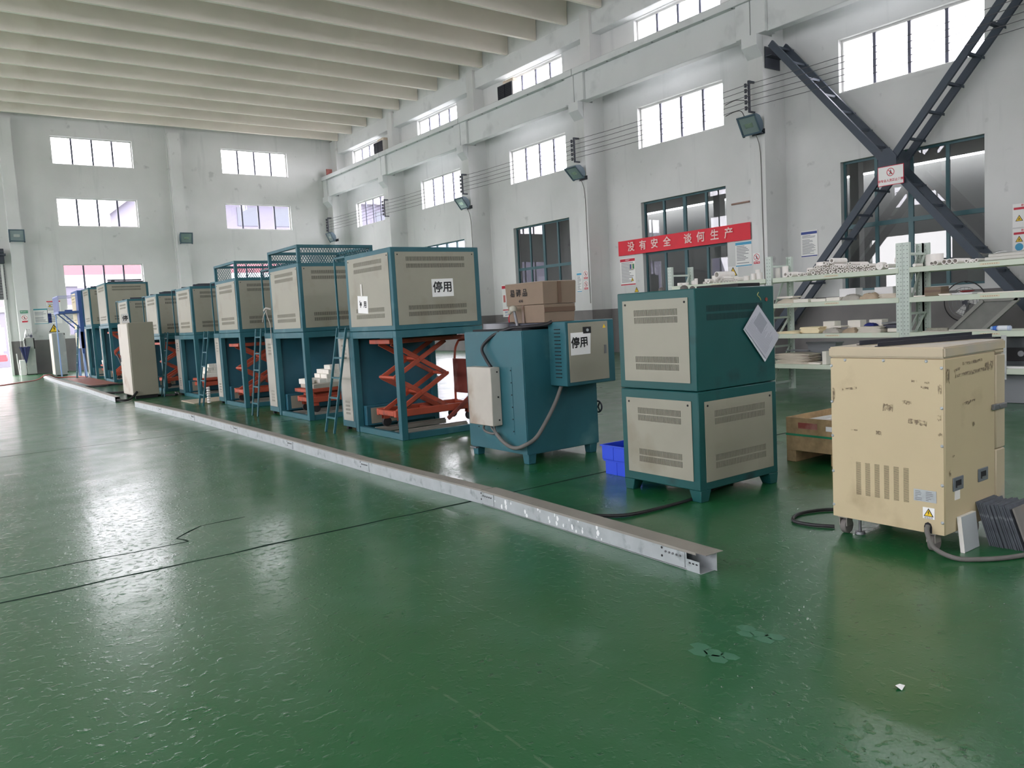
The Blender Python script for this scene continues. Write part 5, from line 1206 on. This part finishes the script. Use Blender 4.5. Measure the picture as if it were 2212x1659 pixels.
for lab_, zc, low in (('upper notice of hazard symbols at the right edge of the wall', 2.80, 0), ('lower notice of hazard symbols with a blue disc at the right edge', 2.31, 1)):
    t, m, z = notice('x', (WN_, 6.74, zc), .62, .46, lab_, None, .1, 0, frame=True)
    text('职业病危害告知', .05, m @ Matrix.Translation((.02, .19, z)), RED, t, .001); rect(B(), m, -.29, .115, .30, .16, .0004, z).build('red_band', RED, t, smooth=False)
    warn(t, m @ Matrix.Translation((-.19, -.06 if not low else .02, z)), .14, 'fan', white=False); lines(t, m, -.05, .28, .09, -.2, 8, z=z)
    if low: b = ring(B(), m @ Matrix.Translation((-.19, -.13, 0)), .075, .074, z=z); b.build('blue_disc', BLUEP, t, smooth=False)
t = thing('pipe_stub', 'short rusty pipe stub on a pale patch of wall beside the banner window', 'pipe', (17.66, 13.6, 4.02)); B().cyl((-.02, .32, -.02), (-.03, -.26, -.02), .025, n=12).build('pipe', M('rusty', (150, 124, 112), .8), t); B().box(-.006, -.26, -.10, -.001, .0, .12).build('patch', SILL, t)
# floodlights
def flood(loc, label, tilt, rz=0., big=1.):
    t = thing('floodlight', label, 'lamp', loc, rz, 'floodlights on the wall pillars')
    rot = Matrix.Rotation(tilt, 4, 'Y'); w, h = .52*big, .46*big
    def q(b, mtx=rot): b.v = [tuple(mtx @ Vector(v)) for v in b.v]; return b
    b = B(); pr = [(.0, -h/2), (.0, h/2), (.06, h/2), (.17, h*.30), (.20, -.02), (.17, -h*.32), (.06, -h/2)]
    m = Matrix(((1, 0, 0), (0, 0, 1), (0, 1, 0))).to_4x4(); m.translation = (0, -w/2, 0)
    q(b.prism(pr, m, w)).build('housing', LAMPT, t, bevel=.015, seg=2)
    q(B().box(-.03, -w/2-.02, -h/2-.015, 0, w/2+.02, -h/2+.03).box(-.03, -w/2-.02, h/2-.03, 0, w/2+.02, h/2+.015).box(-.03, -w/2-.02, -h/2+.03, 0, -w/2+.03, h/2-.03).box(-.03, w/2-.03, -h/2+.03, 0, w/2+.02, h/2-.03)).build('bezel', LAMPT, t, bevel=.008)
    g = q(B().box(-.012, -w/2+.03, -h/2+.03, -.002, w/2-.03, h/2-.03)).build('lamp_glass', LAMPG, t)
    b = B(); q(b.box(-.016, -.11, -.06, -.012, .11, .05)).build('reflector', M('bright_reflector', (214, 222, 216), .15, .8), g)
    b = B(); q(b.box(-.01, -w/2-.02, -h/2-.04, .02, -w/2+.03, -h/2-.015).box(-.01, w/2-.03, -h/2-.04, .02, w/2+.02, -h/2-.015)).build('latch', IRON, t)
    B().bar((.12, -w*.3, -.02), (.36, -w*.3, -.14), .03, .012).bar((.12, w*.3, -.02), (.36, w*.3, -.14), .03, .012).box(.352, -w*.36, -.20, .362, w*.36, -.08).build('yoke', IRON, t)
    return t
flood((16.46, 12.40, 5.64), 'floodlight on the pillar next to the cross brace', -.50)
flood((16.46, 18.90, 5.62), 'floodlight on the pillar above the carton', -.80)
flood((16.46, 25.40, 5.63), 'floodlight on the third pillar along the right wall', -.65)
flood((16.46, 37.6, 5.70), 'floodlight in the far corner over the caged furnaces', -.45)
flood((9.62, 37.72, 5.60), 'floodlight on the middle pillar of the end wall', -.25, rz=math.radians(90))
flood((3.10, 37.72, 5.62), 'floodlight on the left pillar of the end wall', -.10, rz=math.radians(90))
for i, y in enumerate((12.40, 18.90, 25.4)): tag(B().tube([(16.70, y, 5.45), (16.80, y-.05, 5.0), (16.808, y-.06, 3.5), (16.808, y-.08, 1.6)], .010, 6).build('lamp_cable', CABG), ('grey cable hanging from the floodlight next to the cross brace', 'grey cable hanging from the floodlight above the carton', 'grey cable hanging from the floodlight on the third pillar')[i], 'cable')
# insulator brackets and the five wires
WZ = (6.63, 6.50, 6.36, 6.23, 6.09)
proto = None; BL = ('insulator bracket on the pillar next to the cross brace', 'insulator bracket on the pillar above the carton', 'insulator bracket on the third pillar', 'insulator bracket on the fourth pillar', 'insulator bracket in the far corner', )
for i, y in enumerate((12.50, 19.04, 25.50, 31.90, 38.1)):
    if proto is None:
        proto = thing('insulator_bracket', BL[i], 'bracket', (16.62, y, 0), 0, 'insulator brackets on the right wall pillars')
        B().box(-.02, -.025, 5.98, .02, .025, 6.74).box(.02, -.02, 6.69, .20, .02, 6.74).box(.02, -.02, 5.98, .20, .02, 6.02).build('bracket_bar', IRON, proto)
        for z in WZ: B().lathe([(.012, -.05), (.035, -.04), (.035, -.015), (.018, -.008), (.018, .008), (.035, .015), (.035, .04), (.012, .05)], (-.05, .06, z), 12).cyl((-.05, .06, z), (0, 0, z), .008, n=6).build('insulator', IRON, proto)
    else: dup(proto, (16.62, y, 0), BL[i])
for i, z in enumerate(WZ):
    pts = []
    for a, c in zip((-6.6, -.6, 5.96, 12.56, 19.1, 25.56, 31.96), (-.6, 5.96, 12.56, 19.1, 25.56, 31.96, 38.15)):
        for k in range(4): u = k/4; pts.append((16.535, a+(c-a)*u, z-.05*4*u*(1-u)))
    pts.append((16.535, 38.15, z))
    tag(B().tube(pts, .0075, 5, False).build('overhead_wire', M('wire_grey', (84, 84, 88), .6)), ('top', 'second', 'middle', 'fourth', 'bottom')[i]+' one of the five bare wires strung along the right wall', 'wire', 'bare wires strung along the right wall')
for z in (6.36, 6.09): tag(B().tube([(16.53, 13.15, z-.06), (16.52, 12.85, z-.02), (16.52, 12.66, z-.06), (16.50, 12.55, z-.25 if z < 6.2 else z-.09)], .009, 6).build('jumper_wire', BLACK), 'black jumper looping off the %s wire at the pillar by the cross brace' % ('middle' if z > 6.2 else 'bottom'), 'wire')
# evaporative coolers at the upper windows
def cooler(loc, label):
    t = thing('air_cooler', label, 'cooler', loc, 0)
    B().box(.03, 0, 0, .40, .88, .66).build('case', M('cooler_white', (206, 204, 196), .6), t, bevel=.01)
    for y in (.02, .455): 
        g = B().box(0, y, .03, .03, y+.405, .63).build('grille', M('cooler_black', (26, 32, 44), .5), t)
        b = B()
        for k in range(9): b.box(-.008, y+.02, .07+k*.06, 0, y+.385, .085+k*.06)
        b.build('louvre', INK, g)
    B().box(.12, .1, .66, .40, .7, .80).build('duct', M('duct_cloth', (222, 206, 188), .8), t, bevel=.02)
cooler((16.98, 22.57, 8.79), 'black-fronted air cooler at the upper window over the third bay')
cooler((16.98, 32.4, 8.79), 'black-fronted air cooler at the upper window nearest the end wall')
t = thing('rail_stop', 'small red plate at the far end of the crane rail', 'plate', (16.7, 38.0, 8.79)); B().box(0, 0, .0, .30, .06, .34).build('plate', RUST, t)
# behind the racks
t = thing('pedestal_fan', 'grey pedestal fan by the wall behind the nearest rack', 'fan', (17.1, 7.70, 0))
b = B()
for r in (.08, .16, .24, .31): b.tube([(-.06+.02*(r < .2), r*math.cos(a), 1.13+r*math.sin(a)) for a in [i*math.pi/12 for i in range(25)]], .005, 5, False)
for i in range(24): a = i*math.pi/12; b.bar((-.05, .05*math.cos(a), 1.13+.05*math.sin(a)), (-.06, .31*math.cos(a), 1.13+.31*math.sin(a)), .004, .004)
b.build('guard', GREYS, t)
b = B()
for i in range(3):
    a = i*2.094; b.prism([(.04*math.cos(a), .04*math.sin(a)), (.27*math.cos(a-.25), .27*math.sin(a-.25)), (.28*math.cos(a+.35), .28*math.sin(a+.35)), (.1*math.cos(a+.7), .1*math.sin(a+.7))], plane('x', (-.02, 0, 1.13)), .006)
b.build('blade', SILL, t); B().cyl((-.02, 0, 1.13), (.16, 0, 1.13), .07, .05).build('motor', IRON, t); B().cyl((.07, 0, .03), (.07, 0, 1.08), .022).build('pole', GREYS, t); B().lathe([(.22, 0), (.22, .02), (.04, .05)], (.07, 0, 0), 20).build('base', IRON, t)
t = thing('framed_panel', 'large grey framed panel leaning aslant behind the nearest rack', 'panel', (16.2, 0, 0)); m = plane('x', (0, 0, 0))
P4 = [(-8.2, .01), (-6.96, 1.18), (-6.36, 1.18), (-7.6, .01)]
B().prism(P4, m, .03).build('panel_sheet', M('panel_grey', (128, 128, 124), .6, var=.1), t, smooth=False)
b = B()
for p, q in zip(P4, P4[1:]+P4[:1]): b.bar((-.03, -p[0], p[1]+.0), (-.03, -q[0], q[1]), .07, .07, (1, 0, 0))
b.build('panel_frame', M('panel_rim', (148, 148, 142), .6), t)
t = thing('cable_loop', 'big loop of black cable hanging behind the nearest rack', 'cable', (17.56, 7.93, 1.14)); B().cyl((.10, 0, .40), (-.03, 0, .42), .012, n=8).build('peg', IRON, t); B().tube([(0, .42*math.cos(a), .42*math.sin(a)) for a in [i*math.pi/24 for i in range(49)]], .012, 6, False).build('loop', BLACK, t)
# ---------------------------------------------------------------- far left corner
t = thing('tool_cabinet', 'narrow grey-green cabinet against the left pillar of the end wall', 'cabinet', (2.95, 37.50, 0)); B().box(0, 0, .03, .34, .5, 1.50).build('body', GREYC, t, bevel=.008); B().box(.02, -.012, .06, .33, 0, 1.32).build('door', GREYC, t, bevel=.004); B().box(.01, -.02, 1.18, .04, 0, 1.48).box(.31, -.02, 1.05, .35, 0, 1.48).build('strap', INK, t)
for p, q in ((0, 0), (.3, 0), (0, .46), (.3, .46)): B().box(p, q, 0, p+.04, q+.04, .03).build('foot', DARK, t)
crumple((2.98, 37.72, 1.50), .34, .30, .36, M('white_cloth', (206, 208, 206), .8, dirt=((52, 58, 78), .5, 6.), bump=.4, bs=12), 'crumpled white and navy clothing heaped on the narrow cabinet', 'clothing', 'clothing_heap', seed=12)
t = thing('umbrella', 'navy folded umbrella hanging point down on the narrow cabinet', 'umbrella', (2.93, 37.33, .44)); b = B(); n = 16; vs = [(0, 0, 0)]
for i in range(n): r = .20 if i % 2 == 0 else .12; vs.append((r*math.cos(2*math.pi*i/n), r*.75*math.sin(2*math.pi*i/n), .72 if i % 2 == 0 else .69))
vs.append((0, 0, .60)); b.add(vs, [(0, 1+(i+1) % n, 1+i) for i in range(n)]+[(1+i, 1+(i+1) % n, n+1) for i in range(n)]); b.build('canopy', M('navy_cloth', (40, 46, 92), .6), t, smooth=False); B().cyl((0, 0, .0), (0, 0, .86), .008, n=8).tube([(0, 0, .86), (0, .05, .96), (.03, .14, .99), (.04, .16, .95)], .012, 6).cyl((0, 0, -.05), (0, 0, .02), .008, n=8).build('shaft', INK, t)
t = thing('white_stick', 'thin white stick leaning on the left pillar', 'stick', (2.70, 37.9, 0)); B().bar((0, 0, 0), (-.03, .12, .88), .03, .03).build('stick', SILL, t)
t = thing('white_box', 'low white box on the floor beside the narrow cabinet', 'box', (2.72, 37.55, 0)); B().box(0, 0, 0, .20, .3, .62).build('carton', M('white_card', (220, 220, 216), .7), t, bevel=.01); B().box(-.002, .02, .58, .202, .28, .60).build('tape', TAPE, t)
t = thing('exit_sign', 'green exit sign on the left pillar of the end wall', 'sign', (3.09, 38.075, 2.57)); m = plane('y', (0, 0, 0)); rect(B(), m, -.135, -.055, .135, .055, .02).build('sign_body', GRN, t, smooth=False); text('安全出口', .06, m @ Matrix.Translation((0, 0, .0215)), PAPER, t, .001)
B().box(-.16, -.03, .075, -.06, 0, .10).box(.06, -.03, .075, .16, 0, .10).build('lamp_head', SILL, t)
t = thing('prohibition_sign', 'round red prohibition sign under the green exit sign', 'sign', (3.09, 38.075, 2.33)); m = plane('y', (0, 0, 0)); rect(B(), m, -.11, -.20, .11, .11, .002).build('sheet', PAPER, t, smooth=False); prohibit(t, m, .095, z=.003); rect(B(), m, -.10, -.19, .10, -.125, .0006, .0025).build('red_caption', RED, t, smooth=False)
E_ = YE-.004
t, m, z = notice('y', (3.72, E_, 2.38), .52, .66, 'large white notice with a teal header on the end wall', M('teal_header', (92, 160, 172), .6), .10, 12, foot=M('teal_header', (92, 160, 172), .6))
t, m, z = notice('y', (4.22, E_, 2.77), .52, .48, 'end wall notice with a red header, partly behind the blue platform', RED, .10, 5)
warn(t, m @ Matrix.Translation((-.14, .02, z)), .13, 'fan', white=False)
t, m, z = notice('y', (4.22, E_, 2.28), .52, .46, 'end wall notice with a blue side strip below the red-headed one', None, .1, 5); rect(B(), m, -.24, -.2, -.12, .2, .0004, z).build('blue_strip', BLUED, t, smooth=False); warn(t, m @ Matrix.Translation((.02, .02, z)), .1, 'fan', white=False)
t, m, z = notice('y', (4.85, E_, 2.32), .5, .6, 'white notice behind the legs of the blue platform', BLUED, .10, 10)
t = thing('warning_sign', 'large yellow electric triangle low on the end wall by the greenish cabinet', 'sign', (4.15, E_, 1.83)); warn(t, plane('y', (0, 0, 0)), .40, 'bolt', white=False)
